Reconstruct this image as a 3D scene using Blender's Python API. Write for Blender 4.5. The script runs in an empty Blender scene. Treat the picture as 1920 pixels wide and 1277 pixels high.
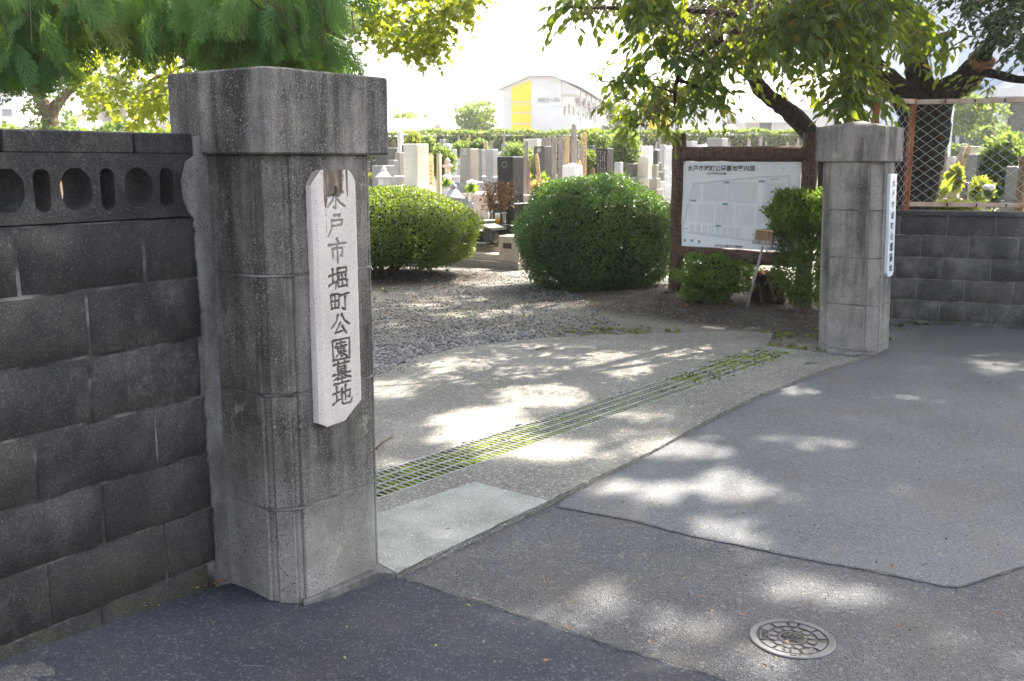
import bpy, bmesh, math, random
import numpy as np
from mathutils import Vector, Matrix, Euler

random.seed(7)
RNG = np.random.default_rng(7)
SC = bpy.context.scene
COL = SC.collection
R = math.radians

# ------------------------------------------------------------------ camera
CF, CHY, CH = 1850.0, 305.0, 1.48          # focal length and horizon in photo pixels, eye height in metres
CT = math.atan((638.5 - CHY) / CF)
cam = bpy.data.cameras.new('camera'); camo = bpy.data.objects.new('camera', cam); COL.objects.link(camo)
camo.location = (0, 0, CH); camo.rotation_euler = (math.pi / 2 - CT, 0, 0)
cam.sensor_width = 36; cam.lens = 36 * CF / 1920; cam.clip_end = 2000; cam.clip_start = 0.05
cam.dof.use_dof = True; cam.dof.focus_distance = 4.2; cam.dof.aperture_fstop = 9.0
SC.camera = camo
SC.render.resolution_x = 1024; SC.render.resolution_y = 681

# ------------------------------------------------------------------ light and exposure
SUN_AZ, SUN_EL = 40, 49
w = bpy.data.worlds.new('World'); SC.world = w; w.use_nodes = True
nt = w.node_tree
sky = nt.nodes.new('ShaderNodeTexSky'); sky.sky_type = 'NISHITA'; sky.sun_disc = False
sky.sun_elevation = R(SUN_EL); sky.sun_rotation = R(SUN_AZ); sky.air_density = 1.0; sky.dust_density = 4.5; sky.ozone_density = 1.0
nt.nodes['Background'].inputs[1].default_value = 0.13
hsv = nt.nodes.new('ShaderNodeHueSaturation'); hsv.inputs['Saturation'].default_value = 0.58      # sky made less blue, as a white balance
nt.links.new(sky.outputs[0], hsv.inputs['Color']); nt.links.new(hsv.outputs[0], nt.nodes['Background'].inputs[0])
SD = Vector((math.sin(R(SUN_AZ)) * math.cos(R(SUN_EL)), math.cos(R(SUN_AZ)) * math.cos(R(SUN_EL)), math.sin(R(SUN_EL))))
sl = bpy.data.lights.new('sun', 'SUN'); sl.energy = 5.0; sl.angle = R(0.7); sl.color = (1, .93, .82)
slo = bpy.data.objects.new('sun', sl); COL.objects.link(slo); slo.rotation_euler = SD.to_track_quat('Z', 'Y').to_euler()
slo.location = (20, 25, 30)
SC.view_settings.view_transform = 'Standard'; SC.view_settings.look = 'None'
SC.view_settings.exposure = 2.5; SC.view_settings.gamma = 1.0
cy = SC.cycles
cy.use_denoising = True
try:
    cy.denoiser = 'OPENIMAGEDENOISE'; cy.denoising_input_passes = 'RGB_ALBEDO_NORMAL'; cy.denoising_prefilter = 'ACCURATE'
except Exception: pass
cy.max_bounces = 7; cy.diffuse_bounces = 4; cy.glossy_bounces = 3; cy.transmission_bounces = 4; cy.sample_clamp_indirect = 6
cy.caustics_reflective = False; cy.caustics_refractive = False

# ------------------------------------------------------------------ pixel of the photograph -> point in the place
_F = np.array([0, math.cos(CT), -math.sin(CT)]); _U = np.array([0, math.sin(CT), math.cos(CT)]); _R = np.array([1.0, 0, 0])
def ray(px, py): return _F + _R * (px - 960) / CF - _U * (py - 638.5) / CF
def G(px, py, z=0.0):
    d = ray(px, py); t = (z - CH) / d[2]; return Vector((d[0] * t, d[1] * t, z))
def AT(px, py, y):
    d = ray(px, py); t = y / d[1]; return Vector((d[0] * t, y, CH + d[2] * t))
def PL(px, py, p0, n):
    d = Vector(ray(px, py)); c = Vector((0, 0, CH)); t = (Vector(p0) - c).dot(n) / d.dot(n); return c + d * t
def proj(p):
    v = np.array(p) - np.array([0, 0, CH]); wz = v @ _F
    return 960 + CF * (v @ _R) / wz, 638.5 - CF * (v @ _U) / wz
SITE = 36.5
E1 = Vector((math.sin(R(SITE)), math.cos(R(SITE)), 0)); E2 = Vector((E1.y, -E1.x, 0))   # the cemetery's grid
RZ = -R(SITE)

def sstep(a, b, x):
    t = np.clip((x - a) / (b - a), 0, 1); return t * t * (3 - 2 * t)
def zg(x, y):
    x = np.asarray(x, float); y = np.asarray(y, float)
    ws = (x + .961) * .5664 + (y - 3.257) * .8241; wd = (x + .961) * .8241 - (y - 3.257) * .5664
    z = (.034 + .058 * np.clip(-ws / .85, 0, 1.6)) * (1 - sstep(.0, .55, wd)) * sstep(.14, -.06, ws) * (wd > -.6)
    z = z + 0.013 * np.clip(y - 19, 0, 45)
    d2 = ((x - 1.9) * 0.75 + (y - 10.9) * 0.62) ** 2 / 1.7 ** 2 + ((x - 1.9) * -0.62 + (y - 10.9) * 0.75) ** 2 / 0.95 ** 2
    z = z + 0.10 * np.exp(-d2 * 1.3)
    d3 = ((x + 1.4) / 1.0) ** 2 + ((y - 13.0) / 0.8) ** 2
    z = z + 0.06 * np.exp(-d3 * 1.2)
    return z
def zgf(x, y): return float(zg(x, y))

# ------------------------------------------------------------------ object helpers
def tag(o, label=None, cat=None, group=None, kind=None):
    if label: o['label'] = label
    if cat: o['category'] = cat
    if group: o['group'] = group
    if kind: o['kind'] = kind
    return o
def thing(name, label, cat, loc=(0, 0, 0), rz=0.0, group=None):
    o = bpy.data.objects.new(name, None); COL.objects.link(o); o.empty_display_size = 0.1
    o.location = loc; o.rotation_euler = (0, 0, rz)
    return tag(o, label, cat, group)
def to_local(V, parent):
    chain = []; p = parent
    while p is not None: chain.append(p); p = p.parent
    for p in reversed(chain):
        M = p.matrix_basis.inverted(); Mn = np.array(M)
        V = V @ Mn[:3, :3].T + Mn[:3, 3]
    return V
def mesh_np(name, V, faces, mat, parent=None, rnd=None, smooth=False, world=True, fmat=None, attr2=None):
    """V (n,3); faces: list of int arrays, each (m,k)"""
    V = np.asarray(V, float)
    if parent is not None and world: V = to_local(V, parent)
    me = bpy.data.meshes.new(name); me.vertices.add(len(V)); me.vertices.foreach_set('co', V.astype(np.float32).ravel())
    faces = [np.asarray(f, np.int32) for f in faces if len(f)]
    tot = sum(f.size for f in faces); npoly = sum(len(f) for f in faces)
    me.loops.add(tot); me.polygons.add(npoly)
    me.loops.foreach_set('vertex_index', np.concatenate([f.ravel() for f in faces]))
    lt = np.concatenate([np.full(len(f), f.shape[1], np.int32) for f in faces])
    me.polygons.foreach_set('loop_start', np.concatenate([[0], np.cumsum(lt)[:-1]]).astype(np.int32))
    me.polygons.foreach_set('loop_total', lt)
    if smooth: me.polygons.foreach_set('use_smooth', np.ones(npoly, bool))
    for m in (mat if isinstance(mat, (list, tuple)) else [mat]): me.materials.append(m)
    if fmat is not None: me.polygons.foreach_set('material_index', np.asarray(fmat, np.int32))
    for nm, a in (('rnd', rnd), ('msk', attr2)):
        if a is not None:
            at = me.attributes.new(nm, 'FLOAT', 'POINT'); at.data.foreach_set('value', np.asarray(a, np.float32))
    me.update(calc_edges=True); me.validate()
    o = bpy.data.objects.new(name, me); COL.objects.link(o)
    if parent is not None: o.parent = parent
    return o

class MB:
    """collects shapes in a bmesh, links them as one mesh object"""
    def __init__(s): s.bm = bmesh.new()
    def poly(s, pts, z0, z1, bev=0.0, top=None):
        bm = bmesh.new()
        top = top or pts
        lo = [bm.verts.new((p[0], p[1], z0)) for p in pts]; hi = [bm.verts.new((p[0], p[1], z1)) for p in top]
        n = len(pts)
        bm.faces.new(lo[::-1]); bm.faces.new(hi)
        for i in range(n): bm.faces.new((lo[i], lo[(i + 1) % n], hi[(i + 1) % n], hi[i]))
        s._in(bm, bev); return s
    def _in(s, bm, bev=0.0, M=None, seg=1):
        bmesh.ops.recalc_face_normals(bm, faces=bm.faces)
        if bev > 0: bmesh.ops.bevel(bm, geom=list(bm.edges), offset=bev, segments=seg, affect='EDGES', profile=.5)
        if M is not None: bmesh.ops.transform(bm, matrix=M, verts=bm.verts)
        me = bpy.data.meshes.new('t'); bm.to_mesh(me); bm.free(); s.bm.from_mesh(me); bpy.data.meshes.remove(me)
    def box(s, c, size, bev=0.0, M=None, seg=1):
        bm = bmesh.new(); bmesh.ops.create_cube(bm, size=1.0)
        bmesh.ops.transform(bm, matrix=Matrix.Translation(c) @ Matrix.Diagonal((*size, 1)), verts=bm.verts)
        s._in(bm, bev, M, seg); return s
    def tube(s, pts, rad, n=8, caps=True):
        pts = [Vector(p) for p in pts]
        if not isinstance(rad, (list, tuple)): rad = [rad] * len(pts)
        rings = []; prev = None
        for i, p in enumerate(pts):
            d = (pts[min(i + 1, len(pts) - 1)] - pts[max(i - 1, 0)]).normalized()
            if prev is None:
                a = Vector((0, 0, 1)) if abs(d.z) < .9 else Vector((1, 0, 0)); u = d.cross(a).normalized()
            else: u = (prev - d * prev.dot(d)).normalized()
            prev = u; v = d.cross(u)
            rings.append([s.bm.verts.new(p + (u * math.cos(2 * math.pi * k / n) + v * math.sin(2 * math.pi * k / n)) * rad[i]) for k in range(n)])
        for a, b in zip(rings, rings[1:]):
            for k in range(n): s.bm.faces.new((a[k], a[(k + 1) % n], b[(k + 1) % n], b[k])).smooth = n > 5
        if caps: s.bm.faces.new(rings[0][::-1]); s.bm.faces.new(rings[-1])
        return s
    def lathe(s, prof, c=(0, 0, 0), n=20, smooth=True):
        rings = [[s.bm.verts.new((c[0] + r * math.cos(2 * math.pi * k / n), c[1] + r * math.sin(2 * math.pi * k / n), c[2] + z)) for k in range(n)] for r, z in prof]
        for a, b in zip(rings, rings[1:]):
            for k in range(n): s.bm.faces.new((a[k], a[(k + 1) % n], b[(k + 1) % n], b[k])).smooth = smooth
        s.bm.faces.new(rings[0][::-1]); s.bm.faces.new(rings[-1]); return s
    def face(s, pts): s.bm.faces.new([s.bm.verts.new(p) for p in pts]); return s
    def plate(s, outline, holes, axis_o, ax, ay, an, t):
        """flat plate with holes: outline / holes are 2-D loops in (ax, ay) from axis_o; thickness t along -an"""
        bm = bmesh.new(); loops = []
        for lp in [outline] + holes:
            vs = [bm.verts.new(axis_o + ax * p[0] + ay * p[1]) for p in lp]
            loops.append(vs)
            for i in range(len(vs)): bm.edges.new((vs[i], vs[(i + 1) % len(vs)]))
        fill = bmesh.ops.triangle_fill(bm, edges=list(bm.edges), use_beauty=True)
        ff = [g for g in fill['geom'] if isinstance(g, bmesh.types.BMFace)]
        ext = bmesh.ops.extrude_face_region(bm, geom=ff)
        nv = [g for g in ext['geom'] if isinstance(g, bmesh.types.BMVert)]
        bmesh.ops.translate(bm, verts=nv, vec=-an * t)
        s._in(bm); return s
    def xform(s, M): bmesh.ops.transform(s.bm, matrix=M, verts=s.bm.verts); return s
    def build(s, name, mat, parent=None, world=False, recalc=False):
        if recalc: bmesh.ops.recalc_face_normals(s.bm, faces=s.bm.faces)
        me = bpy.data.meshes.new(name); s.bm.to_mesh(me); s.bm.free()
        if parent is not None and world:
            V = np.empty(len(me.vertices) * 3, np.float32); me.vertices.foreach_get('co', V)
            V = to_local(V.reshape(-1, 3).astype(float), parent); me.vertices.foreach_set('co', V.astype(np.float32).ravel())
        for m in (mat if isinstance(mat, (list, tuple)) else [mat]): me.materials.append(m)
        o = bpy.data.objects.new(name, me); COL.objects.link(o)
        if parent is not None: o.parent = parent
        return o
def copy_tree(o, parent=None):
    c = o.copy(); COL.objects.link(c); c.parent = parent
    for ch in list(o.children): copy_tree(ch, c)
    return c

# ------------------------------------------------------------------ materials
class NT:
    def __init__(s, name):
        s.m = bpy.data.materials.new(name); s.m.use_nodes = True; s.t = s.m.node_tree
        s.p = s.t.nodes['Principled BSDF']; s.out = s.t.nodes['Material Output']; s._pos = None
    def n(s, ty, **kw):
        nd = s.t.nodes.new(ty)
        for k, v in kw.items(): setattr(nd, k, v)
        return nd
    def l(s, a, b): s.t.links.new(a, b)
    def pos(s):
        if s._pos is None: s._pos = s.n('ShaderNodeNewGeometry').outputs['Position']
        return s._pos
    def mapped(s, scale=(1, 1, 1), loc=(0, 0, 0), rot=(0, 0, 0)):
        mp = s.n('ShaderNodeMapping'); s.l(s.pos(), mp.inputs[0]); mp.inputs['Scale'].default_value = scale
        mp.inputs['Location'].default_value = loc; mp.inputs['Rotation'].default_value = rot; return mp.outputs[0]
    def noise(s, scale, detail=4, rough=.6, stretch=(1, 1, 1), loc=(0, 0, 0), rot=(0, 0, 0)):
        nd = s.n('ShaderNodeTexNoise'); nd.inputs['Scale'].default_value = scale; nd.inputs['Detail'].default_value = detail
        nd.inputs['Roughness'].default_value = rough
        s.l(s.mapped(stretch, loc, rot), nd.inputs['Vector']); return nd.outputs['Fac']
    def voro(s, scale, out='Distance', feature='F1', stretch=(1, 1, 1)):
        nd = s.n('ShaderNodeTexVoronoi', feature=feature); nd.inputs['Scale'].default_value = scale
        s.l(s.mapped(stretch), nd.inputs['Vector']); return nd.outputs[out]
    def ramp(s, fac, stops):
        nd = s.n('ShaderNodeValToRGB'); s.l(fac, nd.inputs[0]); e = nd.color_ramp.elements
        while len(e) < len(stops): e.new(.5)
        for el, (p, c) in zip(e, stops): el.position = p; el.color = (*c, 1) if not isinstance(c, float) else (c, c, c, 1)
        return nd.outputs[0]
    def rng(s, fac, a, b, c=0.0, d=1.0):
        nd = s.n('ShaderNodeMapRange'); s.l(fac, nd.inputs[0])
        for i, v in zip((1, 2, 3, 4), (a, b, c, d)): nd.inputs[i].default_value = v
        return nd.outputs[0]
    def mix(s, fac, a, b, mode='MIX'):
        nd = s.n('ShaderNodeMix', data_type='RGBA', blend_type=mode)
        for sock, v in ((nd.inputs[0], fac), (nd.inputs[6], a), (nd.inputs[7], b)):
            if isinstance(v, (int, float)): sock.default_value = v
            elif isinstance(v, tuple): sock.default_value = (*v, 1)
            else: s.l(v, sock)
        return nd.outputs[2]
    def math(s, op, a, b):
        nd = s.n('ShaderNodeMath', operation=op)
        for sock, v in ((nd.inputs[0], a), (nd.inputs[1], b)):
            if isinstance(v, (int, float)): sock.default_value = v
            else: s.l(v, sock)
        return nd.outputs[0]
    def attr(s, name): return s.n('ShaderNodeAttribute', attribute_name=name).outputs['Fac']
    def sep(s, v):
        nd = s.n('ShaderNodeSeparateXYZ'); s.l(v, nd.inputs[0]); return nd.outputs
    def bump(s, h, strength=.4, dist=.01, prev=None):
        nd = s.n('ShaderNodeBump'); nd.inputs['Strength'].default_value = strength; nd.inputs['Distance'].default_value = dist
        s.l(h, nd.inputs['Height'])
        if prev is not None: s.l(prev, nd.inputs['Normal'])
        return nd.outputs[0]
    def fin(s, col=None, rough=.85, norm=None, spec=.3, metal=0.0):
        if col is not None:
            if isinstance(col, tuple): s.p.inputs['Base Color'].default_value = (*col, 1)
            else: s.l(col, s.p.inputs['Base Color'])
        if isinstance(rough, (int, float)): s.p.inputs['Roughness'].default_value = rough
        else: s.l(rough, s.p.inputs['Roughness'])
        s.p.inputs['Specular IOR Level'].default_value = spec; s.p.inputs['Metallic'].default_value = metal
        if norm is not None: s.l(norm, s.p.inputs['Normal'])
        return s.m
def noisy(name, stops, scale=6, detail=5, rough=.8, stretch=(1, 1, 1), specks=(), bump=None, spec=.3, metal=0.0, nrough=.6):
    t = NT(name); c = t.ramp(t.noise(scale, detail, nrough, stretch), stops)
    for sc, lo, hi, col in specks: c = t.mix(t.rng(t.noise(sc, 2, .5), lo, hi), c, col)
    nm = t.bump(t.noise(bump[0], 4), bump[1], bump[2]) if bump else None
    return t.fin(c, rough, nm, spec, metal)
def leaf_mat(name, stops, trans, tfac=.45, rough=.42, spec=.4):
    t = NT(name); c = t.ramp(t.attr('rnd'), stops); t.fin(c, rough, None, spec)
    tr = t.n('ShaderNodeBsdfTranslucent'); t.l(t.mix(.6, c, trans), tr.inputs[0])
    mx = t.n('ShaderNodeMixShader'); mx.inputs[0].default_value = tfac
    t.l(t.p.outputs[0], mx.inputs[1]); t.l(tr.outputs[0], mx.inputs[2]); t.l(mx.outputs[0], t.out.inputs[0]); return t.m

def concrete_pillar(nm, k, lo):
    t = NT(nm)
    streak = t.noise(1.0, 5, .62, (9, 9, .9)); blot = t.noise(4.5, 6, .65, loc=(3, 1, 0))
    f = t.math('ADD', t.math('MULTIPLY', streak, .62), t.math('MULTIPLY', blot, .38))
    c = t.ramp(f, [(.38 - lo, (.030, .028, .024)), (.45 - lo, (.105 * k, .097 * k, .084 * k)), (.51 - lo, (.185 * k, .171 * k, .150 * k)), (.60 - lo, (.33 * k, .288 * k, .260 * k))])
    z = t.sep(t.pos())[2]
    low = t.math('MULTIPLY', t.rng(t.math('ADD', z, t.math('MULTIPLY', t.noise(5, 4), .35)), .74, .36), .78)
    c = t.mix(low, c, t.ramp(t.noise(7, 5), [(.3, (.18, .165, .146)), (.7, (.33, .307, .284))]))
    lich = t.rng(t.noise(9, 5, .6, loc=(7, 2, 5)), .64, .70)
    c = t.mix(t.math('MULTIPLY', lich, .55), c, (.33, .33, .24))
    gm = t.rng(t.noise(6, 5, .65, loc=(1, 6, 3)), .36, .62, .25, 1)
    g1 = t.rng(t.noise(200, 3, .6), .54, .66); c = t.mix(t.math('MULTIPLY', t.math('MULTIPLY', g1, gm), .48), c, (.46, .44, .41))
    g2 = t.rng(t.noise(140, 3, .6, loc=(9, 9, 9)), .54, .64); c = t.mix(t.math('MULTIPLY', t.math('MULTIPLY', g2, gm), .75), c, (.022, .021, .02))
    nm = t.bump(t.noise(170, 3), .55, .004, t.bump(t.noise(14, 4), .35, .012))
    return t.fin(c, .93, nm, .2)
def block_mat(name, k=1.0, warm=0.0, lowmoss=.16):
    t = NT(name)
    a = t.noise(2.6, 6, .66, loc=(4, 0, 2)); b = t.noise(9, 5, .6)
    f = t.math('ADD', t.math('MULTIPLY', a, .7), t.math('MULTIPLY', b, .3))
    c = t.ramp(f, [(.34, (.020 * k, .0195 * k, .021 * k)), (.47, (.038 * k, .037 * k, .039 * k)), (.56, (.075 * k, .072 * k, .07 * k)), (.70, (.14 * k, .135 * k, .13 * k))])
    pb = t.attr('rnd'); c = t.mix(t.rng(pb, 0, 1, 0, .5), c, (.064 * k, .058 * k, .050 * k))
    c = t.mix(t.math('MULTIPLY', t.rng(t.noise(260, 2, .5), .62, .70), .55), c, (.26 * min(k, 1.3), .32 * min(k, 1.3), .32 * min(k, 1.3)))
    z = t.sep(t.pos())[2]
    mo = t.math('MULTIPLY', t.rng(z, lowmoss + .22, lowmoss - .05), t.rng(t.noise(12, 4), .45, .6))
    c = t.mix(t.math('MULTIPLY', mo, .6), c, (.05, .052, .02))
    salt = t.math('MULTIPLY', t.rng(t.noise(3.2, 6, .7, (1, 1, .55), loc=(8, 3, 1)), .55, .70), t.rng(t.noise(34, 4, .6), .42, .62)); c = t.mix(t.math('MULTIPLY', salt, .55), c, (.24 * min(k, 1.2), .23 * min(k, 1.2), .215 * min(k, 1.2)))
    gr = t.rng(t.noise(130, 3, .6, loc=(2, 2, 2)), .40, .62); c = t.mix(t.math('MULTIPLY', gr, .5), c, (.014, .014, .016))
    nm = t.bump(t.noise(130, 3), .6, .005, t.bump(t.noise(20, 4), .4, .008))
    return t.fin(c, .92, nm, .22)
def asphalt(name, cols, agg=130, speck=.5, brown=.0, bs=.8, spot=(.42, .42, .43)):
    t = NT(name)
    c = t.ramp(t.noise(1.3, 6, .6), cols)
    v = t.voro(agg, 'Color'); r_ = t.sep(v)[0]
    c = t.mix(t.rng(r_, .25, .0, 0, .72), c, (.02, .02, .022)); c = t.mix(t.rng(r_, .86, .97, 0, speck), c, spot)
    v2 = t.voro(agg * .38, 'Color'); c = t.mix(t.rng(t.sep(v2)[1], .9, .95, 0, speck * .7), c, spot)
    if brown: c = t.mix(t.math('MULTIPLY', t.rng(t.noise(2.1, 5, .65, loc=(5, 5, 0)), .5, .68), brown), c, (.15, .115, .085))
    h = t.math('ADD', t.voro(agg), t.math('MULTIPLY', t.noise(40, 4), .6))
    return t.fin(c, .88, t.bump(h, bs, .006), .25)

M = {}
M['pillar'] = concrete_pillar('weathered pillar concrete', .64, -.012); M['pillar_right'] = concrete_pillar('paler pillar concrete', .76, .030)
M['block'] = block_mat('dark concrete block', .66)
M['block_right'] = block_mat('grey concrete block', 1.75, 1, .12)
M['mortar'] = noisy('grey mortar', [(.3, (.06, .056, .052)), (.5, (.14, .134, .13)), (.72, (.25, .24, .235))], 9, 6, .9, (1, 1, .4), [(180, .58, .68, (.05, .05, .05))], (90, .5, .004))
M['joint'] = noisy('pale block joint', [(.38, (.016, .015, .014)), (.5, (.05, .047, .043)), (.68, (.17, .16, .15))], 7, 6, .95, bump=(60, .5, .004))
M['joint_right'] = noisy('pale joint of grey wall', [(.38, (.05, .047, .044)), (.55, (.15, .142, .13)), (.7, (.28, .265, .245))], 6, 6, .95, bump=(60, .5, .004))
M['road'] = asphalt('old rough asphalt', [(.3, (.072, .073, .079)), (.7, (.116, .116, .118))], 200, .38, .30, 1.0, (.26, .25, .245))
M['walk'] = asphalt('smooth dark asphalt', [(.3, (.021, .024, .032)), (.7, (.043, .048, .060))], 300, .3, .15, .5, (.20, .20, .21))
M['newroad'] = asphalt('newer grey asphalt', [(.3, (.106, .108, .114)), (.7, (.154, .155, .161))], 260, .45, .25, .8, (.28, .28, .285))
M['apron'] = asphalt('exposed aggregate apron', [(.3, (.13, .125, .11)), (.7, (.235, .225, .20))], 170, .6, .25, 1.0, (.42, .40, .36))
M['slab'] = noisy('pale concrete slab', [(.3, (.165, .168, .15)), (.55, (.24, .243, .222)), (.75, (.29, .29, .265))], 5, 6, .85, specks=[(200, .57, .66, (.13, .13, .12)), (150, .62, .7, (.5, .5, .48))], bump=(200, .4, .003))
M['crack'] = noisy('dark crack', [(.3, (.012, .012, .012)), (.7, (.035, .032, .028))], 30)
def ground_mat():
    t = NT('soil and gravel'); m = t.attr('msk')
    v = t.voro(75, 'Color'); r_ = t.sep(v)
    grav = t.mix(t.math('MULTIPLY', r_[0], .7), t.ramp(t.noise(1.6, 5), [(.3, (.085, .076, .062)), (.7, (.17, .15, .125))]), (.20, .195, .19))
    soil = t.ramp(t.noise(3.5, 6, .7), [(.3, (.022, .018, .015)), (.55, (.055, .045, .037)), (.75, (.10, .083, .065))])
    soil = t.mix(t.rng(t.sep(t.voro(60, 'Color'))[1], .9, .97, 0, .6), soil, (.25, .23, .2))
    mo = t.math('MULTIPLY', t.rng(t.noise(1.5, 5, .7, loc=(2, 8, 0)), .56, .66), .6)
    grav = t.mix(mo, grav, (.10, .115, .04))
    c = t.mix(m, grav, soil)
    nm = t.bump(t.math('ADD', t.voro(75), t.noise(30, 4)), .9, .012)
    return t.fin(c, .95, nm, .15)
M['ground'] = ground_mat()
def moss_mat():
    t = NT('bright moss'); f = t.noise(9, 6, .7)
    c = t.ramp(f, [(.34, (.03, .028, .02)), (.44, (.065, .062, .02)), (.51, (.12, .15, .015)), (.68, (.19, .235, .022))])
    return t.fin(c, .95, t.bump(t.noise(130, 3), .9, .01), .1)
M['moss'] = moss_mat()
M['galv'] = noisy('galvanised steel', [(.3, (.24, .24, .23)), (.7, (.40, .40, .38))], 20, 4, .55, metal=.3, spec=.5)
M['wire'] = noisy('coated fence wire', [(.3, (.20, .26, .27)), (.7, (.36, .43, .44))], 5, 3, .5)
M['rust'] = noisy('rusty painted steel', [(.32, (.17, .06, .025)), (.52, (.30, .115, .045)), (.66, (.40, .21, .10))], 9, 5, .75, (1, 1, .4))
M['rail'] = noisy('faded rusty rail', [(.32, (.30, .13, .06)), (.45, (.42, .30, .22)), (.7, (.55, .46, .38))], 7, 5, .75)
M['iron'] = noisy('worn cast iron', [(.3, (.075, .076, .083)), (.7, (.13, .13, .14))], 9, 5, .5, specks=[(120, .6, .7, (.12, .10, .08))], metal=.3, spec=.5, bump=(150, .2, .002))
M['iron_low'] = noisy('dirty cast iron ground', [(.3, (.035, .030, .026)), (.7, (.085, .072, .06))], 25, 5, .8, bump=(200, .4, .003))
def log_mat():
    t = NT('imitation log'); f = t.noise(1.0, 6, .7, (46, 46, 9)); f2 = t.noise(1.0, 6, .7, (9, 30, 46))
    c = t.ramp(t.mix(.5, f, f2), [(.36, (.035, .022, .016)), (.5, (.085, .052, .037)), (.64, (.17, .115, .085))])
    return t.fin(c, .85, t.bump(t.mix(.5, f, f2), .9, .02), .2)
M['log'] = log_mat()
M['panel'] = noisy('white sign panel', [(.3, (.60, .63, .66)), (.7, (.70, .72, .74))], 3, 4, .35, spec=.4)
M['ink'] = noisy('black lettering', [(.3, (.015, .015, .017)), (.7, (.03, .03, .032))], 10, 2, .5)
M['line'] = noisy('grey map lines', [(.3, (.38, .40, .43)), (.7, (.44, .46, .49))], 10, 2, .5)
M['line_dark'] = noisy('map outline', [(.3, (.18, .19, .21)), (.7, (.25, .26, .28))], 10, 2, .5)
M['teal'] = noisy('map tag blue', [(.3, (.22, .36, .42)), (.7, (.27, .41, .47))], 10, 2, .5)
M['bark'] = noisy('dark bark', [(.3, (.012, .009, .008)), (.55, (.035, .025, .02)), (.75, (.09, .065, .05))], 1.0, 6, .95, (30, 30, 8), bump=(35, 1.0, .03), spec=.1)
M['bark_pale'] = noisy('brown bark', [(.3, (.08, .055, .035)), (.7, (.22, .16, .11))], 1.0, 6, .95, (14, 14, 3), bump=(25, 1.0, .03), spec=.1)
M['twig'] = noisy('twig bark', [(.3, (.06, .04, .028)), (.7, (.16, .11, .08))], 20, 4, .9)
M['cutwood'] = noisy('orange rotten wood', [(.3, (.14, .06, .025)), (.7, (.32, .17, .08))], 20, 5, .95, bump=(60, .8, .01))
M['wood_grey'] = noisy('weathered grey plank', [(.3, (.15, .125, .11)), (.5, (.27, .235, .21)), (.7, (.38, .34, .31))], 1.0, 5, .9, (40, 40, 4), [(60, .62, .7, (.09, .07, .06))], spec=.15)
M['wood_tan'] = noisy('fresh tan plank', [(.3, (.36, .25, .13)), (.7, (.56, .42, .26))], 1.0, 5, .85, (40, 40, 4), spec=.15)
M['wood_brown'] = noisy('brown old wood', [(.3, (.12, .075, .04)), (.7, (.30, .20, .12))], 1.0, 6, .9, (50, 50, 5), bump=(40, .4, .005), spec=.15)
def stone(name, a, b, rough=.5, spec=.5, grain=.25):
    ga = tuple(min(.9, x * (1 + grain * 1.6)) for x in b); gb = tuple(x * (1 - grain) for x in a)
    return noisy(name, [(.3, a), (.7, b)], 4, 5, rough, (1, 1, .6), [(130, .56, .66, ga), (110, .56, .66, gb)], spec=spec)
M['st_light'] = stone('pale granite', (.42, .39, .32), (.54, .51, .44), .6, .3, .1)
M['st_white'] = stone('white granite', (.52, .51, .49), (.64, .63, .61), .65, .3, .08)
M['st_grey'] = stone('grey granite', (.24, .24, .24), (.34, .34, .34), .45, .4)
M['st_mid'] = stone('mid grey granite', (.15, .15, .15), (.23, .225, .22), .3, .5)
M['st_brown'] = stone('brown grey granite', (.19, .165, .135), (.28, .25, .21), .45, .4)
M['st_dark'] = stone('dark granite', (.05, .048, .045), (.075, .07, .064), .3, .35)
M['st_black'] = stone('polished black granite', (.012, .012, .011), (.024, .023, .021), .22, .3)
M['st_pink'] = stone('pink beige granite', (.40, .32, .26), (.50, .42, .35), .6, .3, .1)
M['crest'] = noisy('pale engraving', [(.3, (.45, .44, .42)), (.7, (.58, .57, .55))], 20)
M['white'] = noisy('white painted wall', [(.3, (.50, .50, .49)), (.7, (.60, .60, .59))], .6, 5, .7)
M['housewall'] = noisy('pale house wall', [(.3, (.36, .34, .325)), (.7, (.45, .43, .415))], .6, 5, .75)
M['cream'] = noisy('cream wall', [(.3, (.62, .55, .46)), (.7, (.72, .66, .57))], .6, 5, .75)
M['greywall'] = noisy('pale grey wall', [(.3, (.52, .53, .55)), (.7, (.62, .63, .65))], .4, 5, .7, (1, 1, .3))
M['bluewall'] = noisy('pale blue cladding', [(.3, (.42, .47, .55)), (.7, (.50, .55, .63))], .4, 5, .5, (1, 1, .2))
M['taupe'] = noisy('taupe wall', [(.3, (.36, .28, .24)), (.7, (.44, .35, .30))], .8, 5, .75)
M['roofgrey'] = noisy('grey roof sheet', [(.3, (.30, .32, .36)), (.7, (.40, .42, .46))], .6, 4, .5)
M['roofpale'] = noisy('pale roof sheet', [(.3, (.58, .57, .55)), (.7, (.68, .67, .65))], .6, 4, .5)
M['yellow'] = noisy('yellow panel', [(.3, (.72, .50, .01)), (.7, (.82, .60, .015))], .8, 4, .6)
M['glass'] = noisy('dark window glass', [(.3, (.05, .055, .06)), (.7, (.10, .105, .11))], .5, 3, .08, spec=.6)
M['pane'] = noisy('grey window glass', [(.3, (.22, .23, .24)), (.7, (.33, .34, .36))], .5, 3, .15, spec=.6)
M['pipe'] = noisy('grey pipe', [(.3, (.22, .21, .21)), (.7, (.30, .29, .28))], 3, 3, .6)
M['signgreen'] = noisy('blue green sign', [(.3, (.10, .42, .40)), (.7, (.16, .50, .48))], 1, 3, .5)
M['straw'] = noisy('dry straw', [(.3, (.30, .19, .06)), (.7, (.52, .38, .16))], 30, 3, .9)
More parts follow.
